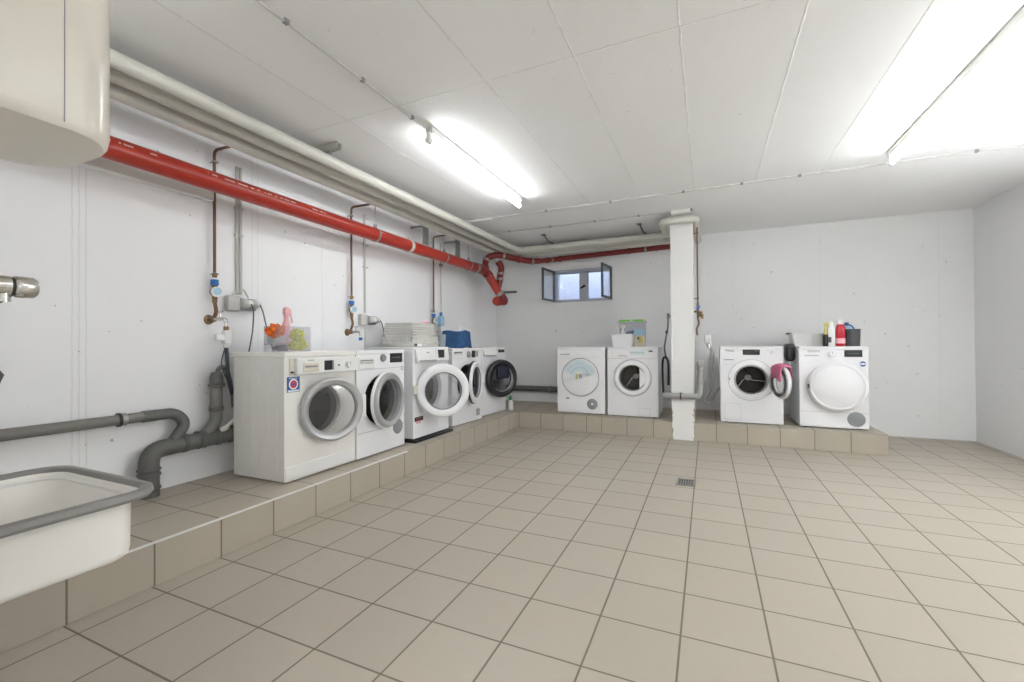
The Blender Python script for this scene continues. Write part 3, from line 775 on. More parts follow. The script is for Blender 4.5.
G().cyl((-.455, 5.9, 1.40), (-.455, 5.9, 1.47), .017, 12).done('hose_nut', M_midgray, o)
G().cyl((-.47, 5.9, 1.25), (-.478, 5.9, 1.215), .016, 12).done('hose_joint', M_darkgray, o)
G().cyl((-.455, 5.9, 1.45), (-.455, 6.398, 1.45), .012, 10).done('wall_outlet', M_brass, o)
G().sweep(spline([(-.42, PY+.12, .60), (-.42, PY+.12, .84), (-.445, PY+.14, .92), (-.485, PY+.2, .90), (-.495, PY+.22, .74), (-.485, PY+.2, .50)], 7), .013, 10).done('lower_hose', M_black, o)

# ------------------------------------------------------------------ washing machines
def plate_with_hole(g, x0, x1, z0, z1, y, cx, cz, r, n=64, back=None):
    """front sheet at depth y with a round hole"""
    angs = sorted(set([2*PI*k/n for k in range(n)]+[math.atan2(z-cz, x-cx) % (2*PI) for x in (x0, x1) for z in (z0, z1)]))
    inn, out = [], []
    for a in angs:
        ca, sa = math.cos(a), math.sin(a)
        tt = min([(x1-cx)/ca if ca > 1e-9 else 1e9, (x0-cx)/ca if ca < -1e-9 else 1e9, (z1-cz)/sa if sa > 1e-9 else 1e9, (z0-cz)/sa if sa < -1e-9 else 1e9])
        inn.append(g.bm.verts.new((cx+ca*r, y, cz+sa*r))); out.append(g.bm.verts.new((cx+ca*tt, y, cz+sa*tt)))
    n = len(angs)
    for k in range(n): g.bm.faces.new((out[k], out[(k+1) % n], inn[(k+1) % n], inn[k]))
    if back is not None:
        b2 = [g.bm.verts.new((v.co.x, back, v.co.z)) for v in inn]
        for k in range(n): g.bm.faces.new((inn[k], inn[(k+1) % n], b2[(k+1) % n], b2[k]))
def shell(W, D, Hh, zf, hole, y0=0., topcap=True):
    """cabinet: five closed sides plus a front sheet, hole for the porthole"""
    g = G(); a = W/2
    if hole: plate_with_hole(g, -a, a, zf, Hh, y0, hole[0], hole[1], hole[2], back=y0+.05)
    V = {}
    for k, (x, y, z) in enumerate(((-a, y0, zf), (a, y0, zf), (a, D, zf), (-a, D, zf), (-a, y0, Hh), (a, y0, Hh), (a, D, Hh), (-a, D, Hh))):
        V[k] = g.bm.verts.new((x, y, z))
    fs = [(3, 2, 1, 0), (4, 5, 6, 7), (1, 2, 6, 5), (2, 3, 7, 6), (3, 0, 4, 7)]
    if not hole: fs.append((0, 1, 5, 4))
    for f in fs: g.bm.faces.new([V[k] for k in f])
    bmesh.ops.remove_doubles(g.bm, verts=g.bm.verts, dist=.0004)
    return g
def porthole(parent, cx, cz, Rr, rg, hinge, psi, ring_mat, rim_mat=None, y=-.004, th=.045, bowl=True, glass_mat=None, bulge=.012, handle=True, solid=False, hw=None, bowl_depth=.11):
    """door built round its hinge; swings by psi degrees"""
    sg = 1 if hinge == 'L' else -1
    root = G()
    # ring profile (r, h): h grows outward (local -y)
    if solid:
        prof = [(0, th), (Rr*.80, th), (Rr*.84, th-.006), (Rr*.90, th-.004), (Rr*.965, th-.012), (Rr, th-.026), (Rr, .004), (Rr*.96, 0), (0, 0)]
        root.lathe(prof, (sg*Rr, 0, 0), (0, -1, 0), 64)
    else:
        prof = [(rg, 0), (rg, th*.40), (rg+.006, th*.74), (rg+(Rr-rg)*.35, th*.92), (Rr-(Rr-rg)*.35, th), (Rr-.010, th*.88), (Rr-.002, th*.6), (Rr, th*.2), (Rr-.006, 0)]
        root.lathe(prof, (sg*Rr, 0, 0), (0, -1, 0), 64, closed_profile=True)
    d = root.done('door', ring_mat, parent, angle=32)
    d.location = (cx-sg*Rr, y, cz); d.rotation_euler = (0, 0, R(-psi*sg))
    C = (sg*Rr, 0, 0)
    if rim_mat:
        G().lathe([(Rr-.004, -.002), (Rr+.006, -.002), (Rr+.006, th*.35), (Rr-.002, th*.45)], C, (0, -1, 0), 64, closed_profile=True).done('door_rim', rim_mat, d)
    if not solid:
        gm = glass_mat or M_dglass
        G().lathe([(rg+.002, th*.42), (rg*.8, th*.42+bulge*.5), (rg*.4, th*.42+bulge), (0, th*.42+bulge)], C, (0, -1, 0), 48).done('door_glass', gm, d)
        if bowl:
            G().lathe([(rg-.002, .0), (rg*.93, -bowl_depth*.55), (rg*.80, -bowl_depth), (rg*.4, -bowl_depth*1.08), (0, -bowl_depth*1.1)], C, (0, -1, 0), 48).done('glass_bowl', M_bowl, d)
        G().lathe([(rg-.001, th*.5), (rg+.009, th*.86), (rg+.003, th*.4)], C, (0, -1, 0), 48).done('glass_trim', M_midgray if rim_mat else M_grayplast, d)
    # hinge block
    G().box(-.004 if sg > 0 else -.012, .012 if sg > 0 else .004, -.006, .010, -.05, .05).done('door_hinge', M_wplast, d, bevel=.004)
    return d, sg
def drum(parent, cx, cz, r, y=.05, spider=False, depth=.40):
    G().lathe([(r-.002, y-.012), (r-.010, y+.01), (r-.012, y+.03), (r-.004, y+.045), (r+.05, y+.06), (r+.075, y+.08)], (cx, 0, cz), (0, 1, 0), 48).done('door_seal', M_rubber, parent)
    g = G().lathe([(r+.07, y+.07), (r+.085, y+.10), (r+.085, depth), (r+.06, depth+.03), (0, depth+.04)], (cx, 0, cz), (0, 1, 0), 48)
    g.done('drum', M_drumd, parent)
    g = G(); n = 3
    for k in range(n):
        a = 2*PI*k/n+.5
        ca, sa = math.cos(a), math.sin(a)
        q = r+.055
        pts = [(cx+ca*q, y+.11, cz+sa*q), (cx+math.cos(a+.12)*q, (y+depth)/2, cz+math.sin(a+.12)*q), (cx+ca*q, depth, cz+sa*q)]
        g.sweep(spline(pts, 6), .034, 10)
    g.done('drum_paddle', M_drum, parent)
    if spider:
        g = G()
        for k in range(3):
            a = 2*PI*k/3+PI/6+PI
            pts = [(cx, depth+.01, cz), (cx+math.cos(a)*.06, depth+.0, cz+math.sin(a)*.06), (cx+math.cos(a+.25)*.13, depth-.02, cz+math.sin(a+.25)*.13), (cx+math.cos(a+.3)*(r+.06), depth-.05, cz+math.sin(a+.3)*(r+.06))]
            g.sweep(spline(pts, 6), [.016]*19, 10)
        g.done('drum_spider', M_steel, parent)
        G().lathe([(.0, -.035), (.03, -.03), (.036, 0), (0, 0)], (cx, depth+.01, cz), (0, 1, 0), 24).done('drum_hub', M_insul, parent)
def slab(g, x0, x1, z0, z1, d0, d1): return g.box(x0, x1, d0, d1, z0, z1)
def machine(label, cat, loc, rz, W=.60, D=.56, Hh=.85, foot=.012, hole=None, top=True, zf=None, mat=None, name='washing_machine'):
    o = thing(name, label, cat, loc, rz, None)
    mat = mat or M_white
    shell(W, D, Hh-(.03 if top else 0), foot, hole).done('cabinet', mat, o, bevel=.006)
    g = G()
    for sx in (-1, 1):
        for yy in (.07, D-.07): g.cyl((sx*(W/2-.06), yy, 0), (sx*(W/2-.06), yy, foot+.004), .022, 12)
    g.done('feet', M_black, o)
    return o
def front_box(parent, name, mat, x0, x1, z0, z1, out=.003, back=.01, bevel=.0, y=0.):
    return G().box(x0, x1, y-out, y+back, z0, z1).done(name, mat, parent, bevel=bevel, smooth=bool(bevel))
def knob(parent, x, z, r, out=.022, mat=M_wplast, y=0., base=None):
    if base: G().lathe([(0, .002), (r*1.25, .002), (r*1.25, 0)], (x, y, z), (0, -1, 0), 26).done('dial_ring', base, parent)
    d = G().lathe([(r, 0), (r, out*.7), (r*.88, out), (0, out)], (x, y, z), (0, -1, 0), 26).done('dial', mat, parent)
    G().box(x-.002, x+.002, y-out-.002, y-out+.002, z, z+r*.8).done('dial_mark', M_midgray, d, smooth=False)
    return d
def drawer(parent, x0, x1, z0, z1, y, out=.006, hz=None, mat=M_wplast, slot=M_midgray):
    d = front_box(parent, 'detergent_drawer', mat, x0, x1, z0, z1, out, .01, .004, y)
    hz = hz if hz is not None else z0+(z1-z0)*.45
    G().box(x0+.02, x1-.02, y-out-.0025, y-out+.002, hz, hz+.012).done('drawer_slot', slot, d, smooth=False)
    G().poly_prism([(y-out-.012, hz-.004), (y-out, hz-.022), (y-out, hz)], 'x', x0+.02, x1-.02).done('drawer_lip', mat, d, smooth=False)
    return d
def top_slab(parent, W, D, Hh, over=.0, backover=.0, front=.0, mat=None, th=.03):
    return G().box(-W/2-over, W/2+over, -front, D+backover, Hh-th, Hh).done('top_plate', mat or M_white, parent, bevel=.006)
def smudge(parent, x0, x1, z, y, hgt=.008, mat=M_midgray, name='printed_name'):
    """illegible small print: a row of tiny bars"""
    g = G(); n = max(3, int((x1-x0)/.010)); w = (x1-x0)/n
    for k in range(n): g.box(x0+k*w, x0+k*w+w*.62, y-.0012, y+.001, z-hgt/2, z+hgt/2)
    return g.done(name, mat, parent, smooth=False)
def hgrille(parent, x, z, r, y=0.):
    q = G().lathe([(0, .0015), (r*.96, .0015), (r, 0)], (x, y, z), (0, -1, 0), 36).done('vent_grille', M_grille, parent)
    g = G()
    for k in range(-6, 7):
        zz = k*r/7; L = math.sqrt(max(r*r*.9-zz*zz, 0))
        g.box(x-L, x+L, y-.0035, y-.001, z+zz-.0018, z+zz+.0018)
    g.done('grille_slats', M_midgray, q, smooth=False)
ROW_L = PI/2
LB = PH
# --- first machine, nearest on the left
W, D, Hh = .615, .50, .85
o = machine('nearest white washing machine with blue sticker and clear caddy on top', 'washing machine', (-2.48, 2.275, LB), ROW_L, W, D, .85, hole=(0, .449, .165), mat=M_white2)
top_slab(o, W, D, .85, .006, .05, .012, M_white2, .032)
G().box(-.238, W/2, -.034, .005, .70, .808).done('control_panel', M_wplast, o, bevel=.006)
G().box(-.272, -.2385, -.010, .005, .70, .808).done('panel_end', M_beigeplast, o, bevel=.004)
G().box(-.268, -.245, -.013, -.008, .712, .724).done('end_catch', M_black, o)
dr = G().box(-.19, -.06, -.037, -.03, .716, .778).done('detergent_drawer', M_beigeplast, o, bevel=.004)
G().box(-.175, -.075, -.039, -.036, .745, .757).done('drawer_slot', M_midgray, dr, smooth=False)
smudge(o, -.15, -.10, .793, -.034)
front_box(o, 'display', M_disp, -.015, .052, .72, .787, .0365, .0)
front_box(o, 'display_buttons', M_midgray, .054, .068, .72, .787, .0365, .0)
for xx in (.115,): G().lathe([(0, .006), (.008, .006), (.008, 0)], (xx, -.034, .75), (0, -1, 0), 14).done('button', M_midgray, o)
knob(o, .205, .75, .026, .022, M_wplast, -.034)
for k in range(5):   # pressed ribs of the side panel
    pass
g = G()
for k in range(5):
    yy = .07+k*.085
    g.sweep([(-W/2+.0135, yy, .10), (-W/2+.0135, yy, .72)], .016, 16)
g.done('side_ribs', M_white2, o)
front_box(o, 'service_panel', M_wplast, -.30, .300, .025, .105, .004, .01, .002)
st = front_box(o, 'energy_sticker', M_blued, -.288, -.192, .588, .688, .002, .0); st['label'] = 'blue sticker with white and red roundel'
G().lathe([(0, .0035), (.034, .0035), (.034, .001)], (-.24, 0, .640), (0, -1, 0), 28).done('sticker_ring', M_stickwhite, st)
G().lathe([(0, .0045), (.026, .0045), (.026, .002)], (-.24, 0, .640), (0, -1, 0), 28).done('sticker_disc', M_stickred, st)
G().box(-.26, -.22, -.0055, -.004, .634, .646).done('sticker_mark', M_blued, st, smooth=False)
G().box(-.283, -.197, -.003, -.001, .591, .602).done('sticker_bar', M_pocket, st, smooth=False)
smudge(st, -.27, -.21, .678, -.002, .006, M_pocket, 'sticker_print')
d, sg = porthole(o, 0.02, .449, .222, .166, 'L', 20, M_grayplast, None, th=.04, bowl_depth=.13)
d['label'] = 'silver grey ring door standing ajar'
G().box(2*.222-.012, 2*.222+.022, -.030, .012, -.085, .085).done('door_handle', M_wplast, d, bevel=.010)
drum(o, 0, .449, .165)
# --- second machine
W, D = .58, .55
o = machine('second white machine in the left row, dryer with silver door ajar and dark display', 'dryer', (-2.47, 2.88, LB), ROW_L, W, D, .85, hole=(.0, .44, .205), name='tumble_dryer')
top_slab(o, W, D, .85, 0, 0, .004)
drawer(o, -.27, -.09, .705, .80, 0, .004, .765)
front_box(o, 'seam_line', M_midgray, -.28, .28, .697, .6995, .0008, .0)
knob(o, .01, .785, .028, .018, M_midgray, 0, M_grayplast)
front_box(o, 'display', M_black, .10, .262, .742, .826, .002, .0)
smudge(o, .125, .24, .785, -.002, .006, M_midgray, 'display_print')
q = G().lathe([(.012, .001), (.017, .001), (.017, 0), (.012, 0)], (.262, 0, .688), (0, -1, 0), 20, True).done('round_sticker', M_blued, o)
d, sg = porthole(o, 0.005, .44, .226, .165, 'R', 9, M_grayplast, M_wplast, th=.05, bowl_depth=.12)
drum(o, 0, .44, .205)
front_box(o, 'seam_line', M_midgray, -.288, .288, .200, .203, .0008, .0)
hgrille(o, .20, .185, .065)
# --- third machine on its tray
W, D = .595, .55
tag(G().box(-2.95, -2.415, 3.262, 3.90, LB, LB+.020).done('drip_tray', M_black, bevel=.004), 'flat black rubber tray under the third machine in the left row', 'tray')
o = machine('third white washing machine in the left row, round white door swung wide open', 'washing machine', (-2.455, 3.573, LB+.020), ROW_L, W, D, .85, hole=(-.01, .443, .185))
top_slab(o, W, D, .85, 0, 0, .004)
dr = G().poly_prism([(-.03, .70), (-.045, .715), (-.012, .835), (.0, .835), (.0, .70)], 'x', -.27, .04).done('detergent_drawer', M_wplast, o, bevel=.006)
dr['label'] = 'protruding white detergent drawer'
G().box(-.25, .02, -.047, -.036, .716, .728).done('drawer_slot', M_midgray, dr, smooth=False)
G().poly_prism([(-.02, .715), (-.005, .835), (.004, .835), (.004, .715)], 'x', .04, .29).done('control_panel', M_wplast, o, bevel=.004)
G().box(.10, .20, -.018, -.006, .742, .822).done('display', M_disp, o, smooth=False)
smudge(o, -.12, -.07, .80, -.028, .008)
st = front_box(o, 'black_sticker', M_black, -.275, -.145, .165, .205, .002, .0); st['label'] = 'small black sticker with red print'
smudge(st, -.25, -.16, .195, -.002, .006, M_midgray, 'sticker_print')
smudge(st, -.255, -.165, .178, -.002, .008, M_stickred, 'sticker_print')
smudge(st, -.255, -.18, .152, 0, .010, M_stickred, 'sticker_print')
d, sg = porthole(o, -.01, .443, .245, .165, 'L', 48, M_white, M_wplast, th=.055, bowl_depth=.13)
G().box(-.03, .02, -.05, -.005, -.02, .055).done('hinge_cover', M_beigeplast, d, bevel=.006)
drum(o, -.01, .443, .185)
front_box(o, 'service_flap', M_white, .10, .25, .09, .21, .0015, .0)
# --- fourth
W, D = .595, .55
o = machine('fourth white machine in the left row, open door showing dark edge', 'washing machine', (-2.49, 4.335, LB), R(86.2), W, D, .85, hole=(0, .465, .20))
top_slab(o, W, D, .85, 0, 0, .004)
drawer(o, -.285, -.09, .735, .825, 0, .004, .80, M_wplast, M_darkgray)
knob(o, .02, .78, .03, .018, M_steel, 0, M_midgray)
front_box(o, 'display', M_black, .085, .165, .742, .822, .002, .0)
front_box(o, 'display_buttons', M_midgray, .18, .22, .75, .815, .002, .0)
d, sg = porthole(o, 0.005, .465, .236, .165, 'R', 16, M_white, M_black, th=.05, glass_mat=M_dkglass, bowl_depth=.11)
drum(o, 0, .465, .20)
front_box(o, 'filter_grille', M_grille, .17, .25, .06, .14, .0015, .0)
# --- fifth, black door
W, D = .60, .55
o = machine('fifth machine in the left row, next to the corner, with a big black door', 'washing machine', (-2.51, 5.05, LB), R(86.2), W, D, .85, hole=(0, .46, .19))
top_slab(o, W, D, .85, 0, 0, .004)
dr = G().poly_prism([(-.02, .745), (-.03, .76), (-.012, .83), (.0, .83), (.0, .745)], 'x', -.275, .03).done('detergent_drawer', M_wplast, o, bevel=.005)
G().box(-.26, .01, -.028, -.018, .758, .767).done('drawer_slot', M_midgray, dr, smooth=False)
front_box(o, 'display', M_black, .11, .27, .785, .828, .002, .0)
smudge(o, .13, .25, .806, -.002, .006, M_midgray, 'display_print')
d, sg = porthole(o, 0, .46, .24, .155, 'L', 24, M_black, None, th=.06, glass_mat=M_dkglass, bowl_depth=.10)
d['label'] = 'big black ring door with add-in hatch'
G().box(.16, .34, -.066, -.03, .0, .16).done('door_hatch', plain('dark blue smoked hatch', rgb(26, 32, 52), .12), d, bevel=.012)
drum(o, 0, .46, .19)
# --- back row: dryer under the window
W, D = .62, .58
o = machine('white dryer left of the pillar with a fan of pale blue cards on its door', 'dryer', (-1.482, 5.45, LB), 0, W, D, .85, name='tumble_dryer')
top_slab(o, W, D, .85, 0, 0, .004)
front_box(o, 'control_panel', M_white, -.305, .305, .715, .815, .004, .01, .003)
smudge(o, -.262, -.135, .755, -.004, .016, M_midgray)
front_box(o, 'handle_slot', M_pocket, -.06, .02, .748, .756, .0048, .0)
d = G().lathe([(0, .022), (.20, .022), (.232, .012), (.236, 0), (0, 0)], (-.005, 0, .465), (0, -1, 0), 64).done('door', M_white, o)
G().lathe([(.236, .002), (.244, .002), (.244, 0), (.236, 0)], (-.005, 0, .465), (0, -1, 0), 64, True).done('door_gap', M_midgray, d)
fan = bpy.data.objects.new('card_fan', None); COL.objects.link(fan); fan.parent = o; fan['label'] = 'fan of pale blue translucent cards stuck to the door'
g = G()
for k in range(9):
    a = R(150-k*15.5)
    q = Matrix.Translation((.0, -.026-.0006*k, .47)) @ Matrix.Rotation(-(a-PI/2), 4, 'Y')
    g.box(-.034, .034, -.0005, .0005, .075, .215, q)
g.done('cards', M_pocket, fan, smooth=False)
g = G()
for k in range(9):
    a = R(150-k*15.5)
    q = Matrix.Translation((.0, -.0335, .47)) @ Matrix.Rotation(-(a-PI/2), 4, 'Y')
    g.box(-.016, .016, -.0004, .0004, .11, .135, q); g.box(-.016, .016, -.0004, .0004, .16, .185, q)
g.done('card_print', plain('faint blue print', rgb(194, 214, 222), .5), fan, smooth=False)
lettering('B', .075, (.010, -.035, .475), (PI/2, 0, 0), M_blued, fan, 'card_letter', .001)
G().box(-.055, -.028, -.0345, -.033, .44, .51).done('card_strip', M_yellow, fan, smooth=False)
G().box(-.19, -.15, -.003, 0, .185, .20).done('catch_mark', M_darkgray, o)
hgrille(o, .148, .13, .068)
G().lathe([(0, .006), (.016, .006), (.016, .002)], (.148, 0, .13), (0, -1, 0), 16).done('grille_cap', M_stickwhite, o)
# --- back row: washing machine by pillar
W, D = .60, .56
o = machine('white washing machine directly left of the pillar, green lidded box on top', 'washing machine', (-.838, 5.45, LB-.002), 0, W, D, .85, hole=(0, .475, .158))
top_slab(o, W, D, .85, 0, 0, .004)
front_box(o, 'control_panel', M_white, -.295, .295, .715, .815, .006, .01, .004)
G().poly_prism([(-.26, .83), (-.05, .745), (-.07, .735), (-.25, .735)], 'y', -.009, 0).done('detergent_drawer', M_wplast, o, smooth=False)
front_box(o, 'drawer_slot', M_midgray, -.17, -.06, .737, .744, .0105, .0)
front_box(o, 'button_row', M_pocket, -.03, .15, .755, .80, .0075, .0)
smudge(o, -.02, .14, .78, -.0075, .006)
front_box(o, 'display', M_black, .195, .238, .79, .806, .0075, .0)
front_box(o, 'seam_line', M_midgray, -.298, .298, .708, .7105, .001, .0)
d, sg = porthole(o, 0, .475, .218, .152, 'L', 0, M_white, None, th=.03, y=-.002, bulge=.0, bowl_depth=.10)
G().poly_prism([(.218+.088, -.123), (.218+.155, -.05), (.218+.165, 0), (.218+.155, .05), (.218+.088, .123)], 'y', -.030, -.006).done('door_grip', M_white, d, bevel=.004)
G().lathe([(.218, .002), (.224, .002), (.224, -.001), (.218, -.001)], (.218, 0, 0), (0, -1, 0), 64, True).done('door_gap', M_midgray, d)
drum(o, 0, .475, .155, spider=True, depth=.32)
for a in ((.075, .21, .112, .1135), (.075, .21, .023, .0245), (.075, .0765, .023, .1135), (.2085, .21, .023, .1135)):
    front_box(o, 'flap_seam', M_midgray, a[0], a[1], a[2], a[3], .001, .0)
# --- right of pillar: washing machine with open door
W, D = .605, .58
o = machine('white washing machine right of the pillar with pink cloth on its open door', 'washing machine', (.43, 5.45, LB), 0, W, D, .845, hole=(0, .48, .155))
top_slab(o, W, D, .845, 0, 0, .003)
front_box(o, 'display', M_disp, -.078, .088, .755, .815, .002, .0)
smudge(o, .04, .08, .80, -.002, .006, M_midgray, 'display_print')
lettering('Miele', .038, (-.205, -.001, .800), (PI/2, 0, 0), M_midgray, o, 'name_print', .0006)
front_box(o, 'drawer_slot', M_midgray, -.265, -.165, .697, .706, .002, .0)
front_box(o, 'drawer_seam', M_grille, -.28, -.14, .652, .6535, .001, .0)
knob(o, .20, .785, .022, .006, M_white)
G().lathe([(.155, .006), (.168, .008), (.20, .004), (.222, 0)], (0, 0, .48), (0, -1, 0), 64).done('porthole_frame', M_white, o)
G().lathe([(.222, .001), (.226, .001), (.226, 0), (.222, 0)], (0, 0, .48), (0, -1, 0), 64, True).done('frame_gap', M_grille, o)
G().lathe([(.146, -.03), (.150, -.008), (.156, .004), (.162, .009), (.168, .009), (.160, .004)], (0, 0, .48), (0, -1, 0), 56).done('steel_ring', M_galv, o)
drum(o, 0, .48, .155, spider=True)
for a in ((-.262, -.10, .218, .2195), (-.262, -.10, .04, .0415), (-.262, -.2605, .04, .2195), (-.1015, -.10, .04, .2195)):
    front_box(o, 'flap_seam', M_grille, a[0], a[1], a[2], a[3], .001, .0)
G().box(-.215, -.205, -.003, 0, .475, .50).done('lock_slot', M_midgray, o)
d, sg = porthole(o, .01, .48, .178, .120, 'R', 108, M_white, None, th=.045, bowl_depth=.06, y=-.012)
G().lathe([(.120, .0), (.132, -.012), (.150, -.016), (.156, -.008), (.15, .0)], (-.178, 0, 0), (0, -1, 0), 48).done('inner_ring', M_darkgray, d)
wdoor = d
# --- dryer on the right end
W, D = .59, .60
o = machine('white dryer on the right end of the plinth with plain white round door', 'dryer', (1.172, 5.44, LB), 0, W, D, .845, name='tumble_dryer')
top_slab(o, W, D, .845, 0, 0, .003)
smudge(o, -.245, -.12, .752, 0, .010, M_midgray, 'drawer_slot')
lettering('SIEMENS', .030, (-.165, -.001, .795), (PI/2, 0, 0), M_midgray, o, 'name_print', .0006)
knob(o, -.008, .768, .030, .022, M_white, 0, M_white)
front_box(o, 'display', M_disp, .095, .243, .738, .808, .002, .0)
smudge(o, .12, .22, .775, -.002, .006, M_midgray, 'display_print')
q = G().lathe([(.010, .0012), (.027, .0012), (.027, 0), (.010, 0)], (.247, 0, .668), (0, -1, 0), 26, True).done('round_sticker', M_blued, o)
G().box(.222, .272, -.002, -.001, .662, .674).done('sticker_bar', M_stickwhite, q, smooth=False)
d, sg = porthole(o, .025, .44, .252, .2, 'L', 3, M_white, None, th=.055, solid=True, y=-.004)
G().box(.0, .016, -.052, -.02, -.02, .02).done('door_catch', M_darkgray, d)
G().lathe([(.236, .0), (.250, .0), (.250, -.003), (.236, -.003)], (.025, -.003, .44), (0, -1, 0), 64, True).done('door_gap', M_midgray, o)
front_box(o, 'seam_line', M_midgray, -.293, .293, .170, .1725, .0008, .0)
hgrille(o, .188, .108, .076)

# ------------------------------------------------------------------ things on and around the machines
TOP = LB+.85
def sheet(name, mat, fn, nu, nv, parent=None, th=.006):
    g = G(); V = [[g.bm.verts.new(fn(i/nu, j/nv)) for j in range(nv+1)] for i in range(nu+1)]
    for i in range(nu):
        for j in range(nv): g.bm.faces.new((V[i][j], V[i+1][j], V[i+1][j+1], V[i][j+1]))
    return g.done(name, mat, parent, solid=th, sub=1, angle=80)
def open_box(g, x0, x1, y0, y1, z0, z1, t, taper=0.):
    hx, hy, cx, cy = (x1-x0)/2, (y1-y0)/2, (x0+x1)/2, (y0+y1)/2
    out = [rrect(-hx+taper, hx-taper, -hy+taper, hy-taper, min(hx, hy)*.18), rrect(-hx, hx, -hy, hy, min(hx, hy)*.2)]
    inn = [rrect(-hx+t, hx-t, -hy+t, hy-t, min(hx, hy)*.18), rrect(-hx+taper+t, hx-taper-t, -hy+taper+t, hy-taper-t, min(hx, hy)*.16)]
    loops = [[(cx+a, cy+b, z) for a, b in l] for l, z in ((out[0], z0), (out[1], z1), (inn[0], z1), (inn[1], z0+t))]
    g.loft(loops)
    return g
# clear caddy on the first machine
o = thing('storage_box', 'clear plastic caddy on top of the nearest washing machine', 'box', (0, 0, TOP))
open_box(G(), -2.80, -2.64, 2.055, 2.325, .001, .178, .003).done('box_shell', M_clear, o)
G().torus(.001, .001, (-9, -9, -9)) if False else None
G().box(-2.795, -2.645, 2.06, 2.17, .052, .056).done('box_shelf', M_midgray, o)
tag(G().box(-2.79, -2.70, 2.080, 2.160, TOP+.060, TOP+.150).done('washing_powder_carton', M_socket, bevel=.004), 'grey white carton standing inside the clear caddy', 'carton')
o = thing('spray_bottle', 'pink spray bottle sticking out of the clear caddy', 'bottle', (-2.755, 2.205, TOP+.004))
G().lathe([(0, 0), (.036, 0), (.038, .01), (.038, .12), (.034, .17), (.016, .215), (.014, .235), (0, .235)], n=24).done('bottle_body', M_pinkp, o)
g = G().cyl((0, 0, .235), (0, 0, .262), .017, 16); g.poly_prism([(-.02, .262), (.035, .262), (.03, .30), (.0, .318), (-.018, .305)], 'x', -.016, .016)
g.done('spray_head', M_pinkp, o, bevel=.004)
G().sweep([(0, .03, .27), (0, .045, .235), (0, .05, .205)], .006, 8).done('spray_trigger', M_pinkp, o)
tag(G().blob((-2.715, 2.088, TOP+.145), .062, .45, 6, 2, (.8, 1.0, .75), 4).done('cleaning_cloth', M_orange), 'crumpled orange cloth hanging over the corner of the clear caddy', 'cloth')
for i, (x, y, z, r_, w) in enumerate(((-2.688, 2.235, .120, .047, 'topmost, in the middle of the clear caddy'), (-2.690, 2.274, .050, .042, 'lowest, in the right corner of the clear caddy'), (-2.745, 2.284, .130, .036, 'half hidden at the back right of the clear caddy'), (-2.680, 2.196, .042, .030, 'small and low, beside the carton in the clear caddy'))):
    tag(G().blob((x, y, TOP+z), r_, .5, 8, i+5, (.9, 1, .9), 4).done('cleaning_cloth', M_lime), 'crumpled yellow green cloth, '+w, 'cloth', 'yellow green cloths in the clear caddy')
tag(G().blob((-2.72, 2.14, TOP+.026), .028, .3, 6, 22, (1.6, 2.0, .8), 3).done('cleaning_rag', M_brownish), 'dark brownish rag at the bottom of the clear caddy', 'cloth')
# laundry basket upside down on the third machine
o = thing('laundry_basket', 'grey white lattice laundry basket turned upside down', 'basket', (-2.765, 3.655, TOP+.022))
bw, bd, tw, td, bh = .19, .225, .155, .19, .235     # half sizes at base and top
g = G()
g.frustum((bw, bd), (bw-.006, bd-.006), 0, .045, caps=(0, 0)); g.frustum((bw-.008, bd-.008), (bw-.014, bd-.014), 0, .045, caps=(0, 0))
g.done('basket_rim', M_basket, o, solid=.004)
def at(zf): return bw+(tw-bw)*zf, bd+(td-bd)*zf
g = G()
for z0 in (.045, .090, .122, .150, .176, .200, .222):
    a = at(z0/bh); b2 = at((z0+(.034 if z0 == .045 else .012))/bh)
    g.frustum(a, b2, z0, z0+(.034 if z0 == .045 else .012), caps=(0, 0))
for side in range(4):
    n = 12
    for k in range(n+1):
        u = -1+2*k/n
        a, b2 = at(0), at(1)
        if side < 2:
            sx = 1 if side else -1
            p0, p1 = (sx*a[0], u*a[1], .03), (sx*b2[0], u*b2[1], bh)
        else:
            sy = 1 if side == 3 else -1
            p0, p1 = (u*a[0], sy*a[1], .03), (u*b2[0], sy*b2[1], bh)
        g.sweep([p0, p1], .0045, 6)
g.done('basket_lattice', M_basket, o, solid=.003, smooth=False)
G().box(-tw, tw, -td, td, bh-.003, bh+.004).done('basket_base', M_basket, o, bevel=.003)
st = G().box(bw-.004, bw+.006, -.15, -.08, .006, .03).done('basket_tag', M_stickwhite, o); G().box(bw-.004, bw+.007, -.19, -.155, .006, .032).done('tag_mark', M_darkgray, o)
tag(G().blob((-2.68, 3.80, TOP+.276), .018, .4, 6, 31, (1.6, 3.2, .75), 3).done('cloth_scrap', M_pinkp), 'small pink and white cloth lying on the upturned basket', 'cloth')
o = thing('plastic_cup', 'frosted plastic cup between the basket and the white box', 'cup', (-2.70, 4.135, TOP))
G().lathe([(0, 0), (.036, 0), (.046, .155), (.043, .155), (.033, .004), (0, .004)], n=28).done('cup_body', M_clear2, o)
o = thing('storage_carton', 'white box on the fourth machine in the left row', 'box', (-2.76, 4.53, TOP))
G().box(-.14, .13, -.115, .115, 0, .265).done('carton_body', M_white, o, bevel=.006)
G().box(-.142, .132, -.117, .117, .235, .268).done('carton_lid', M_white, o, bevel=.004)
def den(u, v):
    # wraps the near face and the front of the box
    z = TOP+.205-v*.200
    k = .012+.020*v+.006*math.sin(u*17+v*3)*v
    if u < .5: x, y = -2.87+u*2*.24, 4.411-k
    else: x, y = -2.624+k, 4.411+(u-.5)*2*.20
    if .4 < u < .6: x, y = x+.006, y-.004
    return (x, y, z+.008*math.sin(u*11))
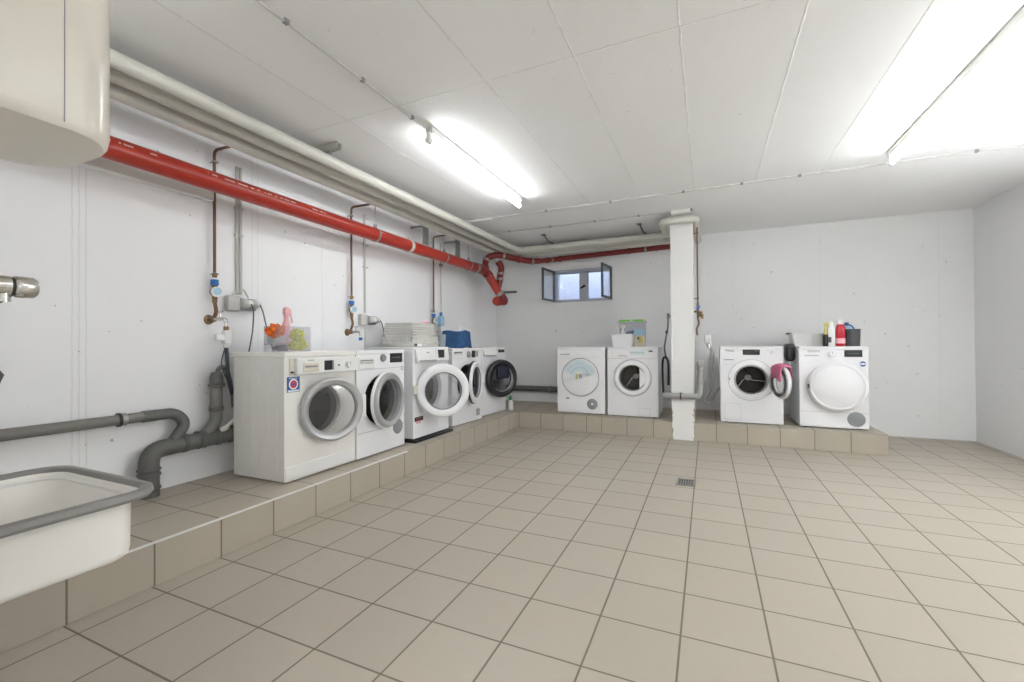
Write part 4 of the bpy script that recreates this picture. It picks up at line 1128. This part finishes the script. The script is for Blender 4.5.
tag(sheet('denim_cloth', M_denim, den, 20, 12, None, .010), 'blue denim garment hung against the white box', 'garment')
o = thing('detergent_bottle', 'small white bottle with green cap on the plinth by the black door', 'bottle', (-2.455, 5.435, LB))
G().lathe([(0, 0), (.034, 0), (.036, .01), (.036, .10), (.022, .135), (.018, .14), (0, .14)], n=22).done('bottle_body', M_wplast, o)
G().lathe([(.0, .19), (.018, .188), (.026, .15), (.026, .136), (0, .136)], n=18).done('bottle_cap', M_green, o)
# on the machine left of the pillar
T2 = LB-.002+.85
o = thing('washing_up_tub', 'small white plastic tub at the front of the machine left of the pillar', 'tub', (-.975, 5.63, T2))
open_box(G(), -.135, .135, -.09, .09, 0, .155, .004, .018).done('tub_shell', M_white, o)
G().loft([[(a, b, z) for a, b in rrect(-.145-e, .145+e, -.10-e, .10+e, .03)] for e, z in ((0, .148), (.004, .152), (.004, .16), (0, .163), (-.012, .163))], (0, 0)).done('tub_rim', M_white, o)
o = thing('lidded_box', 'clear storage box with lime green lid behind the white tub', 'box', (-.90, 5.917, T2))
open_box(G(), -.165, .165, -.09, .09, .001, .325, .003, .012).done('box_shell', M_clear, o)
G().loft([[(a, b, z) for a, b in rrect(-.172-e, .172+e, -.097-e, .097+e, .02)] for e, z in ((-.006, .31), (.002, .315), (.004, .335), (-.004, .345), (-.05, .345))], (0, 1)).done('box_lid', M_clear, o)
for sx in (-.085, .085): G().box(sx-.068, sx+.068, -.108, -.09, .325, .352).done('lid_clip', M_limelid, o, bevel=.004)
tag(G().blob((-.90, 5.917, T2+.13), .07, .3, 5, 12, (1.5, .9, 1.2), 3).done('folded_laundry', M_blued), 'dark blue laundry visible inside the green lidded box', 'laundry')
o = thing('spray_bottle', 'white spray bottle standing behind the white tub', 'bottle', (-1.005, 5.785, T2-.0))
G().lathe([(0, .0), (.032, .0), (.033, .15), (.022, .20), (.014, .225), (0, .225)], n=20).done('bottle_body', M_wplast, o)
g = G().cyl((0, 0, .225), (0, 0, .245), .015, 12); g.poly_prism([(-.04, .255), (-.035, .28), (.03, .285), (.03, .245), (-.01, .245)], 'y', -.013, .013)
g.done('spray_head', M_wplast, o, bevel=.003)
G().box(-.052, -.040, -.008, .008, .258, .275).done('spray_nozzle', M_redp, o)
o = thing('detergent_carton', 'small carton with blue top and yellow print right of the white tub', 'carton', (-.785, 5.70, T2))
G().box(-.06, .06, -.035, .035, 0, .225).done('carton_body', M_carton, o, bevel=.003)
G().box(-.061, .061, -.036, .036, .14, .226).done('carton_band', M_lblue, o, bevel=.003)
G().box(-.005, .058, -.037, -.03, .05, .13).done('carton_print', M_yellow, o); G().box(-.02, .01, -.037, -.03, .09, .125).done('carton_logo', M_darkgray, o)
# on the right dryer
T3 = LB+.845
o = thing('wash_basin', 'white plastic basin at the back of the right dryer', 'basin', (1.03, 5.90, T3))
open_box(G(), -.165, .165, -.12, .12, 0, .135, .004, .02).done('basin_shell', M_wplast, o)
G().loft([[(a, b, z) for a, b in rrect(-.178-e, .178+e, -.133-e, .133+e, .04)] for e, z in ((-.012, .132), (.002, .132), (.004, .142), (-.012, .144))], (0, 0)).done('basin_rim', M_wplast, o)
G().box(-.20, -.155, -.05, .05, .135, .155).done('basin_handle', M_darkgray, o, bevel=.005)
o = thing('spray_can', 'black bottle with yellow cap left of the white bottle on the right dryer', 'bottle', (1.155, 5.66, T3))
G().lathe([(0, 0), (.024, 0), (.026, .006), (.026, .11), (.018, .128), (0, .128)], n=22).done('bottle_body', M_black, o)
g = G().lathe([(.0, .20), (.013, .198), (.016, .17), (.013, .15), (.017, .145), (.017, .128), (0, .128)], n=16); g.done('bottle_cap', M_yellow, o)
g = G().box(-.012, .03, -.012, .012, .205, .255); g.cyl((0, 0, .19), (0, 0, .21), .01, 10); g.done('spray_head', M_yellow, o, bevel=.004)
o = thing('detergent_bottle', 'tall white bottle beside the red bottle on the right dryer', 'bottle', (1.206, 5.665, T3))
G().loft([[(a, b, z) for a, b in rrect(-w, w, -d_, d_, min(w, d_)*.6)] for w, d_, z in ((.030, .022, 0), (.034, .026, .01), (.036, .026, .10), (.034, .026, .18), (.020, .018, .225), (.014, .014, .24))]).done('bottle_body', M_wplast, o)
G().cyl((0, 0, .238), (0, 0, .262), .016, 16).done('bottle_cap', M_stickwhite, o)
G().box(-.03, -.002, -.0275, -.02, .04, .10).done('bottle_label', M_darkgray, o, bevel=.004)
o = thing('softener_bottle', 'red bottle with white cap standing on the right dryer', 'bottle', (1.286, 5.66, T3))
G().loft([[(a, b, z) for a, b in rrect(-w, w, -d_, d_, min(w, d_)*.7)] for w, d_, z in ((.036, .028, 0), (.042, .034, .01), (.042, .034, .14), (.040, .032, .20), (.028, .026, .228), (.020, .020, .236))]).done('bottle_body', M_redp, o)
G().loft([[(a, b, z) for a, b in rrect(-w, w, -d_, d_, min(w, d_)*.6)] for w, d_, z in ((.025, .025, .232), (.025, .025, .27), (.02, .02, .282))]).done('bottle_cap', M_stickwhite, o)
G().loft([[(a, b, z) for a, b in rrect(-w, w, -d_, d_, min(w, d_)*.7)] for w, d_, z in ((.0425, .0345, .03), (.0425, .0345, .085))], (0, 0)).done('bottle_label', M_pinkp, o)
o = thing('plastic_bucket', 'dark grey round bucket on the right dryer', 'bucket', (1.392, 5.66, T3))
G().lathe([(0, 0), (.062, 0), (.068, .172), (.072, .174), (.072, .180), (.064, .180), (.058, .006), (0, .006)], n=32).done('bucket_shell', M_darkgray, o)
o = thing('cleaner_bottle', 'blue bottle standing behind the dark grey bucket', 'bottle', (1.372, 5.79, T3))
G().lathe([(0, 0), (.045, 0), (.048, .01), (.048, .16), (.03, .21), (.016, .225), (0, .225)], n=22).done('bottle_body', M_lblue, o)
G().cyl((0, 0, .222), (0, 0, .255), .019, 14).done('bottle_cap', M_blued, o)
G().sweep(spline([(.015, 0, .232), (.045, 0, .215), (.062, 0, .18), (.05, 0, .12)], 5), .009, 10).done('bottle_handle', M_blue, o)
# black cloth stuffed in the gap between the two machines
rj = random.Random(4)
loops = []
for z, e in ((-.165, .018), (-.15, .006), (-.10, 0), (-.05, .004), (0, .0), (.02, .003), (.032, .014)):
    loops.append([(.823+a+rj.uniform(-.004, .004), 5.66+b2+rj.uniform(-.004, .004), T3+z+rj.uniform(-.004, .004)) for a, b2 in rrect(-.046+e, .046-e, -.075+e, .075-e, .025)])
tag(G().loft(loops).done('dark_cloth', M_black, sub=1), 'black cloth stuffed upright in the gap left of the right dryer', 'cloth')
# pink cloth over the open door
bpy.context.view_layer.update()
Dm = wdoor.matrix_world.copy()
def pk(u, v):
    ux = (u-.5)*.23
    rr_ = .186
    zt = math.sqrt(max(rr_**2-(ux*.85)**2, 0))
    wv = .012*math.sin(u*8+v*3)
    if v < .46:                      # inner side of the door (+y of the door frame)
        k = (.46-v)/.46
        q = Vector((-.178+ux*(1-.15*k)+.01*math.sin(k*5), .020+.010*k+wv*k, zt-.150*k-.02*math.sin(u*5)*k))
    elif v < .54:
        k = (v-.46)/.08
        q = Vector((-.178+ux, .020-.085*k, zt+.008))
    else:
        k = (v-.54)/.46
        q = Vector((-.178+ux, -.065-.012*k+wv*k, zt-.11*k))
    return Dm @ q
tag(sheet('pink_cloth', M_pink, pk, 12, 22, None, .010), 'pink terry cloth draped over the open porthole door', 'cloth')

# ------------------------------------------------------------------ floor drain
o = thing('floor_drain', 'square metal floor drain set into the tiles', 'drain', (-.165, 3.695, 0))
G().loft([[(a, b, z) for a, b in rrect(-.072+e, .072-e, -.10+e, .10-e, .004, 2)] for e, z in ((0, -.002), (0, .004), (.012, .0045), (.014, .001))], (0, 0)).done('drain_frame', M_galv, o)
g = G()
plate = G().box(-.06, .06, -.088, .088, -.004, .0022).done('drain_plate', M_galv, o)
for k in range(6):
    for j in (-1, 1):
        g.box(-.050+k*.0178, -.050+k*.0178+.009, j*.034-.026, j*.034+.026, .0020, .0030)
g.done('drain_slots', M_black, o, smooth=False)

# ------------------------------------------------------------------ wash corner in the left foreground
SX0, SX1, SY0, SY1, SZ = -1.745, -1.234, .16, .645, .748
o = thing('utility_sink', 'white utility sink with grey rubber rim in the left foreground', 'sink', ((SX0+SX1)/2, SY0, SZ))
hx = (SX1-SX0)/2; dy = SY1-SY0
def ring_pts(e, r, z): return [(a, b, z) for a, b in rrect(-hx+e, hx-e, 0+(e if e > 0 else 0), dy-e, r, 8)]
G().loft([ring_pts(.002, .075, -.022), ring_pts(-.003, .078, -.014), ring_pts(-.001, .077, -.003), ring_pts(.006, .07, .001), ring_pts(.015, .064, .000), ring_pts(.022, .060, -.008), ring_pts(.023, .060, -.022)], (0, 0)).done('rubber_rim', M_rim, o)
G().loft([ring_pts(.018, .06, -.012), ring_pts(.034, .06, -.026), ring_pts(.037, .055, -.146), ring_pts(.040, .05, -.157), ring_pts(.047, .05, -.164), ring_pts(.062, .05, -.168), ring_pts(.13, .05, -.17)], (0, 1)).done('sink_outside', M_white2, o)
G().loft([ring_pts(.020, .058, -.008), ring_pts(.040, .06, -.04), ring_pts(.050, .06, -.11), ring_pts(.062, .06, -.135), ring_pts(.10, .05, -.15), ring_pts(.14, .05, -.155)], (0, 1)).done('sink_bowl', plain('sink enamel', rgb(250, 247, 240), .25, var=.01), o)
G().lathe([(0, .004), (.02, .004), (.03, .001), (.03, -.004)], (0, dy*.45, -.152), (0, 0, 1), 24).done('sink_drain', M_steel, o)
G().sweep(fillet([(0, dy*.45, -.172), (0, dy*.45, -.33), (0, -.01, -.33)], .06), .02, 14).done('sink_trap', M_pvcl, o)
for sx in (-1, 1):
    G().poly_prism([(-.01, -.17), (-.01, -.30), (.03, -.29), (.24, -.19), (.24, -.17)], 'x', sx*.12-.012, sx*.12+.012).done('sink_bracket', M_galv, o)
# mixer tap
o = thing('mixer_tap', 'chrome mixer tap above the utility sink at the left edge', 'tap', (-1.47, .15, 1.232))
G().lathe([(0, 0), (.033, 0), (.033, .012), (.0235, .02), (.0235, .298), (0, .298)], axis=(0, 1, 0), n=32).done('tap_body', M_steel, o)
G().cyl((0, .298, 0), (0, .304, 0), .0225, 28).done('body_gap', M_black, o)
g = G().lathe([(.0, .304), (.022, .304), (.0245, .307), (.0255, .318), (.0245, .337), (.020, .343), (0, .344)], axis=(0, 1, 0), n=32)
g.done('tap_handle', M_steel, o)
G().cyl((0, .287, -.018), (0, .287, -.036), .015, 18).done('spout_base', M_steel, o)
g = G().sweep(spline([(0, .283, -.03), (-.03, .235, -.07), (-.04, .20, -.11), (-.03, .225, -.165), (0, .265, -.185)], 7), .010, 14); g.done('spout_pipe', M_steel, o)
G().sweep([(0, .262, -.180), (0, .278, -.205), (0, .262, -.255)], [.012, .0135, .010], 14).done('spout_nozzle', M_darkgray, o)
# wall heater
o = thing('water_heater', 'cream wall hung water heater in the upper left corner', 'water heater', (-1.55, .15, 1.60))
def plan(e, z, n=10):
    # rounded front tank: flat back, sides at +-.2, front at y = .467
    hw, dep = .20, .480
    out = [(hw, 0), (hw, .22), (hw, .345)]
    for k in range(1, n):
        t_ = R(90*k/n); out.append((hw-.14+.14*math.cos(t_), dep-.122+.122*math.sin(t_)))
    out += [(hw-.16, dep), (-hw+.16, dep)]
    for k in range(n-1, 0, -1):
        t_ = R(90*k/n); out.append((-hw+.14-.14*math.cos(t_), dep-.122+.122*math.sin(t_)))
    out += [(-hw, .345), (-hw, .22), (-hw, 0)]
    q = 1-e/.2
    out = [(a*q, .23+(b-.23)*q) for a, b in out]
    return [(a, b, z) for a, b in out]
G().loft([plan(.008, .0), plan(.003, .010), plan(0, .03), plan(0, .62), plan(.004, .66), plan(.03, .69)], (0, 1)).done('heater_casing', M_cream, o, angle=30)
G().loft([plan(.008, .0), plan(.020, -.003), plan(.06, -.010), plan(.12, -.014)], (0, 1)).done('heater_base', M_creamd, o, angle=30)
G().box(.1985, .2008, .349, .3505, .012, .64).done('casing_seam', M_midgray, o, smooth=False)
g = G()
for sx, l in ((-.05, 'cold'), (.05, 'hot')): g.cyl((sx, .13, -.02), (sx, .13, -.05), .012, 12); g.sweep(fillet([(sx, .13, -.05), (sx*.6, .10, -.20), (sx*.4, .03, -.34)], .05), .008, 10)
g.done('water_pipes', M_copper, o)
